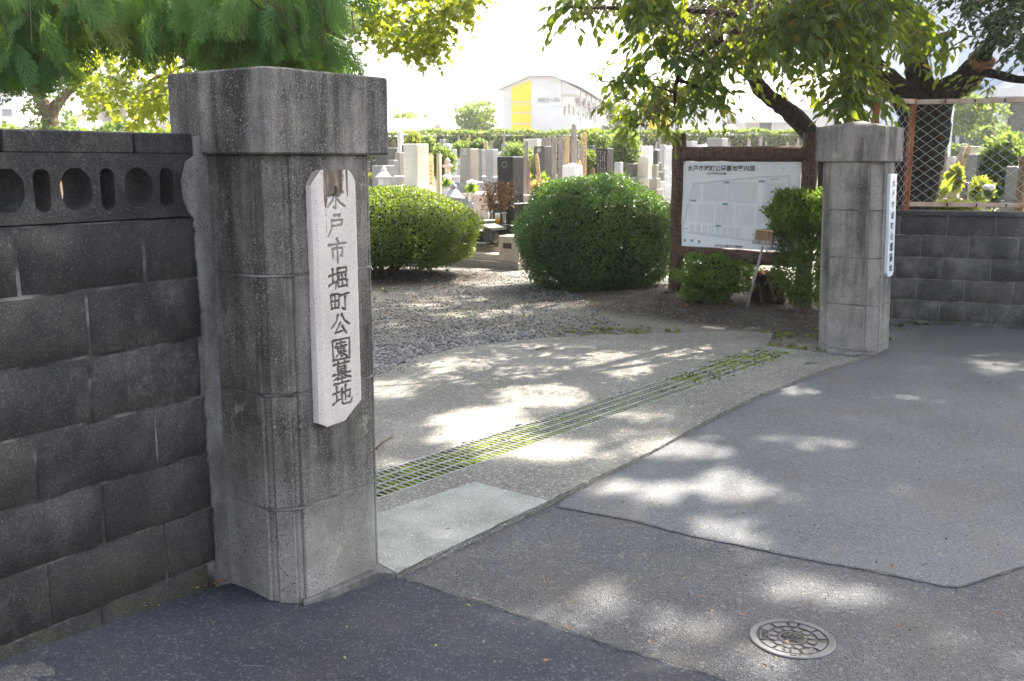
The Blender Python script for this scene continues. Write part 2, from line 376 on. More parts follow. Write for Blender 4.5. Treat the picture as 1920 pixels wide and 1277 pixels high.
M['dry'] = noisy('dead brown branches', [(.3, (.10, .05, .02)), (.7, (.28, .17, .07))], 40, 3, .9)
M['steel'] = noisy('bright steel', [(.3, (.55, .54, .52)), (.7, (.70, .68, .65))], 20, 3, .25, metal=.8)
M['amber'] = noisy('amber drink', [(.3, (.65, .28, .02)), (.7, (.8, .40, .04))], 10, 2, .2)
M['paperwhite'] = noisy('white petals', [(.3, (.70, .70, .66)), (.7, (.8, .8, .76))], 20, 2, .8)
M['greenstem'] = noisy('green stems', [(.3, (.10, .20, .03)), (.7, (.24, .34, .06))], 30, 2, .7)
M['blueish'] = noisy('blue sheet', [(.3, (.16, .22, .32)), (.7, (.24, .30, .40))], 6, 3, .5)
M['copper'] = noisy('dark bronze', [(.3, (.03, .036, .03)), (.7, (.075, .085, .07))], 14, 4, .45, metal=.3, spec=.5)
M['plaque'] = noisy('brown plaque', [(.3, (.05, .028, .02)), (.7, (.09, .055, .04))], 30, 2, .4)
M['pebble'] = NT('pebbles'); _t = M['pebble']
M['pebble'] = _t.fin(_t.ramp(_t.attr('rnd'), [(0, (.045, .044, .045)), (.4, (.11, .108, .11)), (.8, (.19, .185, .18)), (1, (.33, .31, .28))]), .85)
M['litter'] = leaf_mat('dry leaves', [(0, (.10, .05, .025)), (.5, (.20, .09, .035)), (.8, (.24, .13, .06)), (.93, (.16, .24, .03)), (1, (.35, .30, .20))], (.3, .15, .05), .15, .7)

M['lf_tree'] = leaf_mat('glossy tree leaves', [(0, (.014, .046, .016)), (.5, (.028, .080, .020)), (.982, (.050, .112, .022)), (.988, (.38, .22, .02)), (1, (.42, .20, .02))], (.44, .52, .02), .48, .36, .4)
M['lf_dark'] = leaf_mat('dark evergreen leaves', [(0, (.010, .028, .014)), (.6, (.02, .05, .022)), (1, (.035, .07, .025))], (.10, .2, .02), .22, .35, .45)
M['lf_maple'] = leaf_mat('lobed tree leaves', [(0, (.03, .065, .015)), (.5, (.055, .10, .016)), (1, (.11, .15, .02))], (.52, .56, .03), .55, .5, .3)
M['lf_cyp'] = leaf_mat('cypress sprays', [(0, (.014, .040, .014)), (.45, (.040, .100, .026)), (.85, (.085, .17, .040)), (.97, (.13, .20, .05)), (1, (.22, .12, .05))], (.26, .42, .05), .36, .6, .25)
M['lf_box'] = leaf_mat('boxwood leaves', [(0, (.008, .030, .010)), (.5, (.022, .072, .018)), (.85, (.055, .145, .028)), (1, (.11, .20, .035))], (.24, .40, .03), .3, .35, .45)
M['lf_azalea'] = leaf_mat('azalea leaves', [(0, (.014, .038, .010)), (.5, (.034, .076, .014)), (.93, (.075, .125, .02)), (.99, (.12, .16, .03)), (1, (.35, .10, .03))], (.38, .48, .03), .34, .42, .4)
M['lf_top'] = leaf_mat('bright shrub leaves', [(0, (.025, .06, .012)), (.5, (.055, .12, .02)), (1, (.13, .21, .035))], (.40, .55, .04), .4, .4, .4)
M['lf_far'] = leaf_mat('far foliage', [(0, (.03, .06, .02)), (.5, (.06, .11, .03)), (1, (.13, .19, .05))], (.35, .45, .06), .4, .55, .3)
M['lf_yel'] = leaf_mat('yellow green foliage', [(0, (.07, .11, .015)), (.5, (.15, .18, .02)), (1, (.26, .26, .03))], (.5, .55, .05), .45, .5, .3)
M['lf_rust'] = leaf_mat('reddish foliage', [(0, (.09, .12, .04)), (.5, (.17, .17, .06)), (1, (.26, .20, .09))], (.6, .45, .1), .45, .5, .3)
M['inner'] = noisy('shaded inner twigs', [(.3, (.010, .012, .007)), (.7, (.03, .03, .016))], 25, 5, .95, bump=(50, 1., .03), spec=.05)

# ------------------------------------------------------------------ the ground
def ground():
    xs = np.unique(np.concatenate([np.linspace(-400, -12, 14), np.linspace(-12, -5, 12), np.arange(-5, 9, .16), np.linspace(9, 30, 22), np.linspace(30, 400, 14)]))
    ys = np.unique(np.concatenate([np.linspace(-60, 0, 8), np.arange(0, 16, .16), np.linspace(16, 70, 40), np.linspace(70, 900, 14)]))
    X, Y = np.meshgrid(xs, ys); Z = zg(X, Y)
    V = np.stack([X, Y, Z], -1).reshape(-1, 3); nx = len(xs); i = np.arange(len(ys) - 1)[:, None] * nx + np.arange(nx - 1)[None]
    F = np.stack([i, i + 1, i + nx + 1, i + nx], -1).reshape(-1, 4)
    # soil where the planted bed and the bush feet are, gravel elsewhere
    d2 = ((X - 2.1) * 0.80 + (Y - 10.2) * -0.60) ** 2 / 2.5 ** 2 + ((X - 2.1) * 0.60 + (Y - 10.2) * 0.80) ** 2 / 1.15 ** 2
    d3 = ((X + 1.6) / 1.5) ** 2 + ((Y - 12.9) / .9) ** 2
    d4 = ((X - 3.2) / 1.2) ** 2 + ((Y - 9.2) / 1.0) ** 2
    m = np.clip(np.maximum.reduce([1.35 - d2, 1.2 - d3, 1.2 - d4]) * 2.2, 0, 1).reshape(-1)
    tag(mesh_np('ground', V, [F], M['ground'], smooth=True, attr2=m), kind='structure')
ground()

def sheet(name, pts, off, mat, jag=0.0, kind='structure', cell=.3, thick=0.0):
    """a flat layer laid on the ground: polygon cut to a grid, following the ground's height"""
    P = []
    for (a, b) in zip(pts, pts[1:] + pts[:1]):
        a = Vector((a[0], a[1], 0)); b = Vector((b[0], b[1], 0)); L = (b - a).length; near = a.length < 14 and b.length < 14
        n = max(1, int(L / .035)) if (jag and near) else 1
        for k in range(n):
            p = a.lerp(b, k / n)
            if k and jag: p += Vector((random.gauss(0, jag), random.gauss(0, jag), 0))
            P.append(p)
    bm = bmesh.new(); vs = [bm.verts.new(p) for p in P]; bm.faces.new(vs)
    bmesh.ops.triangulate(bm, faces=bm.faces)
    x0, x1 = min(p.x for p in P), max(p.x for p in P); y0, y1 = min(p.y for p in P), max(p.y for p in P)
    for ax, lo, hi in ((0, max(x0, -2.2), min(x1, 3)), (1, max(y0, 1.5), min(y1, 14))):
        t = math.ceil(lo / cell) * cell
        while t < hi:
            co = Vector((t, 0, 0)) if ax == 0 else Vector((0, t, 0)); no = Vector((1, 0, 0)) if ax == 0 else Vector((0, 1, 0))
            bmesh.ops.bisect_plane(bm, geom=list(bm.verts) + list(bm.edges) + list(bm.faces), plane_co=co, plane_no=no); t += cell
    for v in bm.verts: v.co.z = zgf(v.co.x, v.co.y) + off
    bmesh.ops.recalc_face_normals(bm, faces=bm.faces)
    for f in bm.faces:
        if f.normal.z < 0: f.normal_flip()
    if thick:                                                   # side walls of the layer
        be = [e for e in bm.edges if e.is_boundary]
        r_ = bmesh.ops.extrude_edge_only(bm, edges=be)
        for v in r_['geom']:
            if isinstance(v, bmesh.types.BMVert): v.co.z -= thick
    me = bpy.data.meshes.new(name); bm.to_mesh(me); bm.free(); me.materials.append(mat)
    o = bpy.data.objects.new(name, me); COL.objects.link(o); tag(o, kind=kind); return o
g = lambda x, y: tuple(G(x, y))[:2]
KW = .978; WA = Vector((0, 0, CH)) + (G(446, 1091) - Vector((0, 0, CH))) * KW; WU = Vector((math.sin(R(34.5)), math.cos(R(34.5)), 0)); WN = Vector((WU.y, -WU.x, 0))   # left wall: end at the pillar, direction, outward
RA = G(1672, 606); RU = Vector((math.sin(R(110.5)), math.cos(R(110.5)), 0)); RN = Vector((RU.y, -RU.x, 0))  # right wall
wl = WA - WU * 9
edge = [g(745, 1090), g(1030, 951), g(1120, 905), g(1200, 868), g(1320, 800), g(1420, 750), g(1540, 703), g(1640, 671)]   # where the asphalt ends
road_pts = [tuple(wl)[:2], (-12, -14), (40, -14), (30, 2.2), tuple(RA + RU * 14)[:2], tuple(RA)[:2], g(1655, 650)] + edge[::-1] + [g(704, 1092), g(568, 1145), g(446, 1095)]
sheet('asphalt_road', road_pts, .008, M['road'], .004)
seam = [g(757, 1092), g(870, 1128), g(1000, 1170), g(1150, 1220), g(1360, 1283)]
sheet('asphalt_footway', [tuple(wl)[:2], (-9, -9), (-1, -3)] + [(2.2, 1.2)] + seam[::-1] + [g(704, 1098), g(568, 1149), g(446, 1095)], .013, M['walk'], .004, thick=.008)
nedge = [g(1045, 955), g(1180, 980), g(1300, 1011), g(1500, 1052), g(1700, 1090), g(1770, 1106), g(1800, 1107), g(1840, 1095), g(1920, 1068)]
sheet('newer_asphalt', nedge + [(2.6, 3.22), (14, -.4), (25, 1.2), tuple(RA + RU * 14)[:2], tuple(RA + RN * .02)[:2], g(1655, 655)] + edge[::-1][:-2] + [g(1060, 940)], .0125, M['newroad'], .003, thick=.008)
def strip(name, pts, wdt, off, mat):
    P = []; 
    for a, b in zip(pts, pts[1:]):
        a = Vector((*a, 0)); b = Vector((*b, 0)); n = max(2, int((b - a).length / .04))
        P += [a.lerp(b, k / n) for k in range(n)]
    P.append(Vector((*pts[-1], 0))); V = []; n = len(P)
    for i, p in enumerate(P):
        d = (P[min(i + 1, n - 1)] - P[max(i - 1, 0)]).normalized(); q = Vector((-d.y, d.x, 0))
        p = p + q * random.gauss(0, .003); ww = wdt * random.uniform(.3, 1.0)
        for s in (-1, 1): c = p + q * ww * s; V.append((c.x, c.y, zgf(c.x, c.y) + off))
    F = np.array([[2 * i, 2 * i + 2, 2 * i + 3, 2 * i + 1] for i in range(n - 1)])
    tag(mesh_np(name, V, [F], mat), kind='structure')
strip('road_crack', nedge, .0032, .0165, M['crack'])
strip('road_crack', seam, .0035, .0170, M['crack'])
strip('road_crack', edge, .004, .0295, M['crack'])
# concrete apron either side of the drain, drain floor between
gB0 = G(704, 905).xy; gA0 = G(705, 947).xy; gd = (G(1505, 661).xy - gA0).normalized(); gn = Vector((-gd.y, gd.x)); GW = .29; GL = 4.55
gS = gA0 - gd * .25                                            # start of the drain, behind the left pillar
q0 = gS; q1 = gS + gd * (GL + .25); q2 = q1 + gn * GW; q3 = q0 + gn * GW
sheet('drain_channel', [tuple(q0 - gn * .03), tuple(q1 - gn * .03), tuple(q2 + gn * .03), tuple(q3 + gn * .03)], .011, M['moss'])
pl_in = g(640, 1000)
sheet('apron', [tuple(q0)] + [tuple(q1), g(1545, 668), g(1600, 676)] + edge[::-1] + [g(730, 1085), pl_in], .025, M['apron'], .002, thick=.02)
sheet('apron_inner', [tuple(q3), (-1.6, 4.9), (-1.9, 6.5), g(690, 705), g(760, 682), g(860, 657), g(1010, 640), g(1120, 634), g(1380, 626), g(1450, 630), tuple(q2)], .025, M['apron'], .011, thick=.022)
sheet('pale_slab', [g(743, 1088), g(1028, 951), g(890, 915), g(690, 981), g(660, 1040)], .030, M['slab'], .002, thick=.01)
MB().poly([tuple(p) for p in [G(570, 1148), G(704.6, 1091), G(742, 1091), G(712, 1074), G(700, 1060), G(560, 1120)]], .0, .036, .004).build('pillar_footing', M['mortar'])['kind'] = 'structure'

# ------------------------------------------------------------------ drain grating panels
def grate_panel(s0, L, label):
    c = gS + gd * s0; root = thing('drain_grate', label, 'drain grate', (c.x, c.y, .010), math.atan2(gd.y, gd.x), 'grating panels over the drain')
    f = MB()
    for yy in (.006, GW - .006): f.box((L / 2, yy, .008), (L, .004, .016))
    f.build('frame', M['galv'], root)
    b = MB(); n = int(L / .036)
    for k in range(n): b.box(((k + .5) * L / n, GW / 2, .0125), (.0038, GW - .02, .005))
    b.build('cross_bars', M['galv'], root)
    l = MB()
    for k in (1, 2, 3): l.box((L / 2, k * GW / 4, .0145), (L - .004, .0032, .006))
    l.build('long_bars', M['galv'], root)
names = ['bare steel drain grate panel nearest the left gate pillar', 'steel drain grate panel in the brightest sun patch, second from left pillar', 'steel drain grate panel with light moss, middle of the row',
         'mossy steel drain grate panel with a green tuft', 'mossiest steel drain grate panel beside the right gate pillar']
PLN = (GL + .25) / 5
for k in range(5): grate_panel(k * PLN + .003, PLN - .006, names[k])

# moss cushions growing through the grating: too many to count
def moss_clumps():
    V = []; F = []; rnd = []; n0 = 0
    base = np.array([[math.cos(a), math.sin(a), 0] for a in np.linspace(0, 2 * np.pi, 7)[:-1]] + [[.5 * math.cos(a), .5 * math.sin(a), .75] for a in np.linspace(.5, 2 * np.pi + .5, 7)[:-1]] + [[0, 0, 1.0]])
    fb = [[i, (i + 1) % 6, 6 + (i + 1) % 6] for i in range(6)] + [[i, 6 + (i + 1) % 6, 6 + i] for i in range(6)] + [[6 + i, 6 + (i + 1) % 6, 12] for i in range(6)]
    fb = np.array(fb)
    for _ in range(6500):
        s = random.random() ** .75 * (GL - .1) + .2; t = random.random()
        dens = [.25, .16, .40, .95, 1.4][min(4, int(s / (GL + .25) * 5))]
        cl = .5 + .5 * math.sin(s * 5.1 + 1.3 * math.sin(t * 4)) * math.cos(t * 5 + s * 2.0)
        if random.random() > dens * (.25 + cl): continue
        p = gS + gd * s + gn * (t * (GW + .02) - .01 + (random.gauss(0, .05) if s > 3.0 else 0)); r_ = random.uniform(.006, .02)
        h = random.uniform(.25, .8) * r_ + (.008 if s > 3.2 else .002)
        b = base * [r_ * random.uniform(.8, 1.4), r_ * random.uniform(.8, 1.4), h] + RNG.normal(0, r_ * .08, (13, 3)); a = random.random() * 6.28
        ca, sa = math.cos(a), math.sin(a)
        V.append(np.stack([b[:, 0] * ca - b[:, 1] * sa + p.x, b[:, 0] * sa + b[:, 1] * ca + p.y, b[:, 2] + .0105], -1)); F.append(fb + n0); n0 += 13
    for _ in range(420):                                        # moss at the pillar foot and soil edge
        px, py = random.choice([(1440 + random.gauss(0, 60), 633 + random.gauss(0, 4)), (1600 + random.gauss(0, 40), 624 + random.gauss(0, 4)), (1150 + random.gauss(0, 70), 622 + random.gauss(0, 6)), (1480 + random.gauss(0, 45), 660 + random.gauss(0, 8))])
        if px > 1540 and py > 640: continue
        p = G(px, py); r_ = random.uniform(.008, .022)
        b = base * [r_ * 1.3, r_ * 1.2, r_ * .5]
        V.append(b + [p.x, p.y, zgf(p.x, p.y) + .012]); F.append(fb + n0); n0 += 13
    tag(mesh_np('moss', np.concatenate(V), [np.concatenate(F)], M['moss'], smooth=True), kind='stuff')
moss_clumps()

# ------------------------------------------------------------------ manhole (small valve) cover
def manhole():
    c = G(1485, 1203); root = thing('manhole_cover', 'round cast iron manhole cover with a star, in the asphalt', 'manhole cover', (c.x, c.y, .003), R(-14))
    rr = .131
    rim = MB().lathe([(rr, 0), (rr, .009), (rr - .003, .0115), (rr - .021, .0115), (rr - .022, .006), (.0, .006)], n=64, smooth=False)
    rim.build('rim', M['iron'], root)
    MB().lathe([(rr - .0225, .0), (rr - .0225, .0072), (0.001, .0072)], n=48, smooth=False).build('ground_plate', M['iron_low'], root)
    b = MB()
    def arcblock(r0, r1, a0, a1):
        n = 5; o = [(r1 * math.cos(a0 + (a1 - a0) * k / n), r1 * math.sin(a0 + (a1 - a0) * k / n)) for k in range(n + 1)]
        i = [(r0 * math.cos(a0 + (a1 - a0) * k / n), r0 * math.sin(a0 + (a1 - a0) * k / n)) for k in range(n, -1, -1)]
        b.poly(o + i, .0071, .0112, .0008)
    for a0, a1 in ((8, 38), (44, 74), (80, 93), (99, 126), (132, 156), (206, 232), (238, 262), (267, 281), (287, 315), (321, 352)):
        arcblock(.079, .104, R(a0), R(a1))
    for k in range(12):
        a = R(15 + 30 * k); b.lathe([(.0115, .0071), (.0115, .0102), (.0095, .0112)], (.060 * math.cos(a), .060 * math.sin(a), 0), 14, False)
    b.build('raised_blocks', M['iron'], root)
    s = MB(); n = 40
    ring = lambda r0, r1: [s.face([(r * math.cos(t), r * math.sin(t), .0108) for r, t in ((r0, 2 * math.pi * k / n), (r1, 2 * math.pi * k / n), (r1, 2 * math.pi * (k + 1) / n), (r0, 2 * math.pi * (k + 1) / n))]) for k in range(n)]
    ring(.037, .041)
    P = [(.033 * math.cos(R(90 + 72 * k)), .033 * math.sin(R(90 + 72 * k))) for k in range(5)]
    q = [(.013 * math.cos(R(126 + 72 * k)), .013 * math.sin(R(126 + 72 * k))) for k in range(5)]
    loop = [x for k in range(5) for x in (P[k], q[k])]
    def bar(a, c, wd=.0016, z=.0072, h=.0036):
        a = Vector((*a, 0)); c = Vector((*c, 0)); d = (c - a); L = d.length
        Mx = Matrix.Translation((a + c) / 2 + Vector((0, 0, z + h / 2))) @ Matrix.Rotation(math.atan2(d.y, d.x), 4, 'Z')
        s.box((0, 0, 0), (L, wd, h), 0, Mx)
    for k in range(10): bar(loop[k], loop[(k + 1) % 10])
    for p in P: bar((0, 0), p, .0012, .0072, .0028)
    s.build('star_emblem', M['iron'], root)
    t = MB()
    for x, y, sx, sy in ((-.096, 0, .003, .066), (-.070, 0, .003, .066), (-.083, .0315, .029, .003), (-.083, -.0315, .029, .003)): t.box((x, y, .0094), (sx, sy, .004))
    t.build('letter_frame', M['iron'], root)
    text_mesh('lettering', 'おすい', .019, (-.0905, .029, .0098), M['iron'], root, rot=Euler((0, 0, R(-90))), extrude=.0012, align='LEFT')
    for y in (.119, -.119): MB().box((0, y, .0118), (.022, .0045, .0008)).build('lifting_slot', M['crack'], root)
def text_mesh(name, body, size, loc, mat, parent, rot=None, extrude=0.0, align='CENTER', link=True, space=1.0, sx=1.0, bold=0.0):
    c = bpy.data.curves.new('t', 'FONT'); c.body = body; c.size = size; c.align_x = align; c.align_y = 'BOTTOM_BASELINE'; c.extrude = extrude; c.space_character = space; c.resolution_u = 3; c.offset = bold
    o = bpy.data.objects.new('t', c); COL.objects.link(o)
    dg = bpy.context.evaluated_depsgraph_get(); me = bpy.data.meshes.new_from_object(o.evaluated_get(dg)); bpy.data.objects.remove(o); bpy.data.curves.remove(c)
    Mx = Matrix.Translation(loc) @ (rot.to_matrix().to_4x4() if rot else Matrix.Identity(4)) @ Matrix.Diagonal((sx, 1, 1, 1)); me.transform(Mx)
    me.materials.clear(); me.materials.append(mat); me.name = name
    if not link: return me
    o = bpy.data.objects.new(name, me); COL.objects.link(o); o.parent = parent; return o
manhole()

# ------------------------------------------------------------------ block walls
def block_wall(o, u, n, s0, s1, zs, offs, L, thick, mat, mjoint, name, label, base_z=-.15, gap=.0065, bodyname='blocks'):
    """courses of separate blocks standing 3 mm proud of recessed joints"""
    root = thing(name, label, 'wall', o + u * ((s0 + s1) / 2))
    Mx = Matrix(((u.x, n.x, 0, o.x), (u.y, n.y, 0, o.y), (0, 0, 1, o.z), (0, 0, 0, 1)))
    V = []; F = []; rn = []; n0 = 0
    for ci, (z0, z1) in enumerate(zip(zs, zs[1:])):
        off = offs[ci % len(offs)]; k = math.floor((s0 - off) / L)
        while off + k * L < s1:
            a = max(s0, off + k * L + gap * random.uniform(.3, .8)); b = min(s1, off + (k + 1) * L - gap * random.uniform(.2, .6)); k += 1
            if b - a < .03: continue
            y = random.uniform(-.0015, .0025); c = .004; zz0 = z0 + gap * .5; zz1 = z1 - gap * .4
            ns = 6; fr = []
            for zi in range(3):                                  # slightly worn front face
                for si in range(ns + 1):
                    ss = a + c + (b - a - 2 * c) * si / ns; z_ = zz0 + c + (zz1 - zz0 - 2 * c) * zi / 2
                    e = (si in (0, ns)) + (zi in (0, 2)); fr.append((ss + random.gauss(0, .0008), y + random.gauss(0, .0006) - .001 * e, z_ + random.gauss(0, .0009)))
            outer = []
            for zi in range(3):
                for si in range(ns + 1):
                    if zi in (0, 2) or si in (0, ns):
                        outer.append((zi, si))
            per = [(0, i) for i in range(ns + 1)] + [(1, ns)] + [(2, i) for i in range(ns, -1, -1)] + [(1, 0)]
            idx = lambda zi, si: n0 + zi * (ns + 1) + si
            f4 = [[idx(zi, si), idx(zi, si + 1), idx(zi + 1, si + 1), idx(zi + 1, si)] for zi in range(2) for si in range(ns)]
            back = []
            for (zi, si) in per:
                p = fr[zi * (ns + 1) + si]; ds = -c if si == 0 else (c if si == ns else 0); dz = -c if zi == 0 else (c if zi == 2 else 0)
                back.append((p[0] + ds, y - .006, p[2] + dz))
            nb = n0 + len(fr); m = len(per)
            for i in range(m):
                j = (i + 1) % m; f4.append([idx(*per[j]), idx(*per[i]), nb + i, nb + j])
            V += fr + back; rn += [random.random()] * (len(fr) + m); F += f4; n0 = len(V)
    V = np.array(V); Mn = np.array(Mx); V = V @ Mn[:3, :3].T + Mn[:3, 3]
    mesh_np(bodyname, V, [np.array(F)], mat, root, rnd=rn)
    core = MB().box(((s0 + s1) / 2, -.0048 - thick / 2, (zs[0] + zs[-1]) / 2), (s1 - s0, thick, zs[-1] - zs[0])); core.xform(Mx); core.build('joints', mjoint, root, True)
    return root, Mx
def stadium(cx, cz, w, h, n=9):
    r_ = w / 2; k = max(0, h / 2 - r_); pts = []
    if r_ > h / 2: 
        return [(cx + r_ * math.cos(2 * math.pi * i / 20) , cz + h / 2 * math.sin(2 * math.pi * i / 20)) for i in range(20)]
    for i in range(n): a = math.pi * i / (n - 1); pts.append((cx + r_ * math.cos(a), cz + k + r_ * math.sin(a)))
    for i in range(n): a = math.pi + math.pi * i / (n - 1); pts.append((cx + r_ * math.cos(a), cz - k + r_ * math.sin(a)))
    return [(x + random.gauss(0, .0012), z + random.gauss(0, .0012)) for x, z in pts]
def left_wall():
    zs = [z * KW for z in (-.2, .111, .308, .503, .703, .905, 1.105, 1.304)]
    root, Mx = block_wall(WA, WU, WN, -4.4, -.088, zs, [-.12, -.28, -.09, -.285, -.10, -.49, -.288], .400, .10, M['block'], M['joint'], 'block_wall', 'dark concrete block wall with pierced ornamental course, left of the big gate pillar')
    holes = []; per = .2055
    for k in range(10):
        holes.append(stadium((-.301 - k * .2075) * KW, 1.403 * KW, .098, .122))
        holes.append(stadium((-.199 - k * .2075) * KW, 1.402 * KW, .050, .122))
    pl_ = MB().plate([(-4.4, 1.309 * KW), (-.088, 1.309 * KW), (-.088, 1.5075 * KW), (-4.4, 1.5075 * KW)], holes, Vector(WA) + WN * .002, WU, Vector((0, 0, 1)), WN, .15)
    o = pl_.build('pierced_course', M['block'], root, True)
    cp = MB()
    for a, b in ((-4.4, -2.36), (-2.352, -1.53), (-1.523, -.706), (-.70, -.302), (-.294, -.088)):
        cp.box(((a + b) / 2, -.0615, 1.5395 * KW), (b - a, .126, .063), .004)
    cp.xform(Mx); cp.build('coping', M['block'], root, True)
    # mortar joint against the pillar, with an old bulging repair at the pierced course
    outl = []
    for z in np.arange(-.05, 1.535, .02):
        s = -.094 + .006 * math.sin(z * 9) + random.gauss(0, .0025)
        if 1.27 < z < 1.47: s = -.098 - .045 * max(0, math.sin((z - 1.27) / .20 * math.pi)) ** .6 + random.gauss(0, .002)
        outl.append((s, z))
    pts = [(.14, -.05)] + [(.14, 1.53)] + outl[::-1]
    mo = MB().plate(pts, [], Vector(WA) + WN * .0075, WU, Vector((0, 0, 1)), WN, .14)
    mo.build('mortar_joint', M['mortar'], root, True)
left_wall()
def right_wall():
    zs = [-.1, .035, .225, .425, .625, .825, 1.005]
    root, Mx = block_wall(RA, RU, RN, -.10, 8.0, zs, [.3, .40, .195, .40, .205, .41], .400, .11, M['block_right'], M['joint_right'], 'block_wall', 'low grey concrete block wall under the wire fence, right of the smaller gate pillar')
    cp = MB().box((3.95, -.052, 1.028), (8.1, .15, .045), .006); cp.xform(Mx); cp.build('coping', M['block_right'], root, True)
    MB().box((3.95, .02, 0.0), (8.1, .06, .09), .008).xform(Mx).build('footing', M['block_right'], root, True)
right_wall()

# ------------------------------------------------------------------ gate pillars
def octagon(cx, cy, a, b, c, grow=0.0):
    """rectangle a (along E1) by b (along E2) with corners cut by c, in the pillar's own axes (x = E2, y = E1)"""
    hx, hy = b / 2 + grow, a / 2 + grow; c = c + grow * .25
    return [(cx - hx + c, cy - hy), (cx + hx - c, cy - hy), (cx + hx, cy - hy + c), (cx + hx, cy + hy - c), (cx + hx - c, cy + hy), (cx - hx + c, cy + hy), (cx - hx, cy + hy - c), (cx - hx, cy - hy + c)]
def pillar(center, a, b, c, zs, captop, apex, label, shear, pm, cg):
    root = thing('gate_pillar', label, 'gate pillar', (center.x, center.y, 0), RZ)
    sh = MB()
    for z0, z1 in zip(zs, zs[1:]):
        sh.poly(octagon(0, 0, a, b, c), z0 + .0035, z1 - .0035, .003)
        pa, pb = a - 2 * c - .022, b - 2 * c - .022                 # raised panels on the four faces
        for sx, sy in ((0, -1), (0, 1), (1, 0), (-1, 0)):
            if sx: sh.box((sx * (b / 2 - .002), 0, (z0 + z1) / 2), (.024, pa, z1 - z0 - .005), .004)
            else: sh.box((0, sy * (a / 2 - .002), (z0 + z1) / 2), (pb, .024, z1 - z0 - .005), .004)
        cl = c * math.sqrt(2) - .026
        for sx in (-1, 1):
            for sy in (-1, 1):
                Mx = Matrix.Translation((sx * (b / 2 - c / 2), sy * (a / 2 - c / 2), (z0 + z1) / 2)) @ Matrix.Rotation(math.atan2(sy, sx), 4, 'Z')
                sh.box((0, 0, 0), (.018, cl, z1 - z0 - .005), .004, Mx)
    SH = Matrix.Identity(4); SH[0][2], SH[1][2] = shear
    o = sh.xform(SH).build('shaft', pm, root)
    jt = MB()
    for z in zs[1:-1]: jt.poly(octagon(0, 0, a, b, c, .0088), z - .0036, z + .0036, .001)
    jt.poly(octagon(0, 0, a, b, c, -.004), zs[0], zs[-1]).xform(SH).build('joints', M['joint_right'], root)
    cp = MB(); z0 = zs[-1]
    cp.poly(octagon(0, 0, a, b, .010, cg), z0 - .002, captop, .006)
    cp.xform(SH).build('cap', pm, root)
    tp = MB(); oc = octagon(0, 0, a, b, .010, cg - .006)
    tp.poly(oc, captop - .003, apex, 0, [(p[0] * .06, p[1] * .06) for p in oc]); tp.xform(SH).build('cap_top', pm, root)
    return root
PA, PB, PC = .475, .425, .062
P2 = G(568, 1141)
vc = P2 - E1 * PC                                               # virtual sharp corner of the left pillar
cL = vc + E1 * (PA / 2) - E2 * (PB / 2)
pillar(cL, PA, PB, PC, [-.05, .355, .742, 1.128, 1.508], 1.762, 1.79, 'large weathered concrete gate pillar in the left foreground, with the pale carved name board', (.004, -.004), M['pillar'], .034)
# cracks in the cap of the large pillar
def crack_line(name, pts3, wdt, mat, parent):
    V = []; P = [Vector(p) for p in pts3]
    for i, p in enumerate(P):
        d = (P[min(i + 1, len(P) - 1)] - P[max(i - 1, 0)]).normalized(); nrm = E2; q = d.cross(nrm).normalized() * wdt * random.uniform(.5, 1)
        V += [p + q, p - q]
    F = np.array([[2 * i, 2 * i + 2, 2 * i + 3, 2 * i + 1] for i in range(len(P) - 1)])
    mesh_np(name, np.array([tuple(v) for v in V]), [F], mat, parent)
capn = vc + E2 * .0348
lp = [o for o in bpy.data.objects if o.name == 'gate_pillar'][0]
def onface(p, base, n): return PL(p[0], p[1], base, n)
def jitter_path(pts, n=5, a=.003):
    out = []
    for p, q in zip(pts, pts[1:]):
        for k in range(n): out.append(p.lerp(q, k / n) + Vector((0, 0, random.gauss(0, a))) + E1 * random.gauss(0, a * .5))
    return out + [pts[-1]]
crack_line('crack', jitter_path([onface(p, capn, E2) for p in ((612, 165), (606, 195), (605, 225), (608, 248), (604, 285))]), .0016, M['crack'], lp)
crack_line('crack', jitter_path([onface(p, capn, E2) for p in ((618, 153), (640, 158), (665, 157), (700, 160))]), .0014, M['crack'], lp)
crack_line('pale_crack', jitter_path([onface(p, vc - E1 * .0348, E1) - E1 * .0005 for p in ((414, 168), (416, 190), (424, 212), (434, 231))]), .0016, M['mortar'], lp)
RA_, RB_, RC_ = .46, .46, .085
Q2 = G(1617, 665)
vr = Q2 + E2 * RC_
cR = vr + E1 * (RA_ / 2) - E2 * (RB_ / 2)
pillar(cR, RA_, RB_, RC_, [-.03, .385, .752, 1.118, 1.49], 1.752, 1.80, 'smaller looking grey concrete gate pillar on the right, with a narrow white name board', (-.030, .0), M['pillar_right'], .036)
MB().poly([tuple(p) for p in [G(1546, 659), G(1560, 668), G(1616, 674), G(1641, 673), G(1643, 664), G(1600, 655)]], .0, .034, .006).build('pillar_footing', M['mortar'])['kind'] = 'structure'

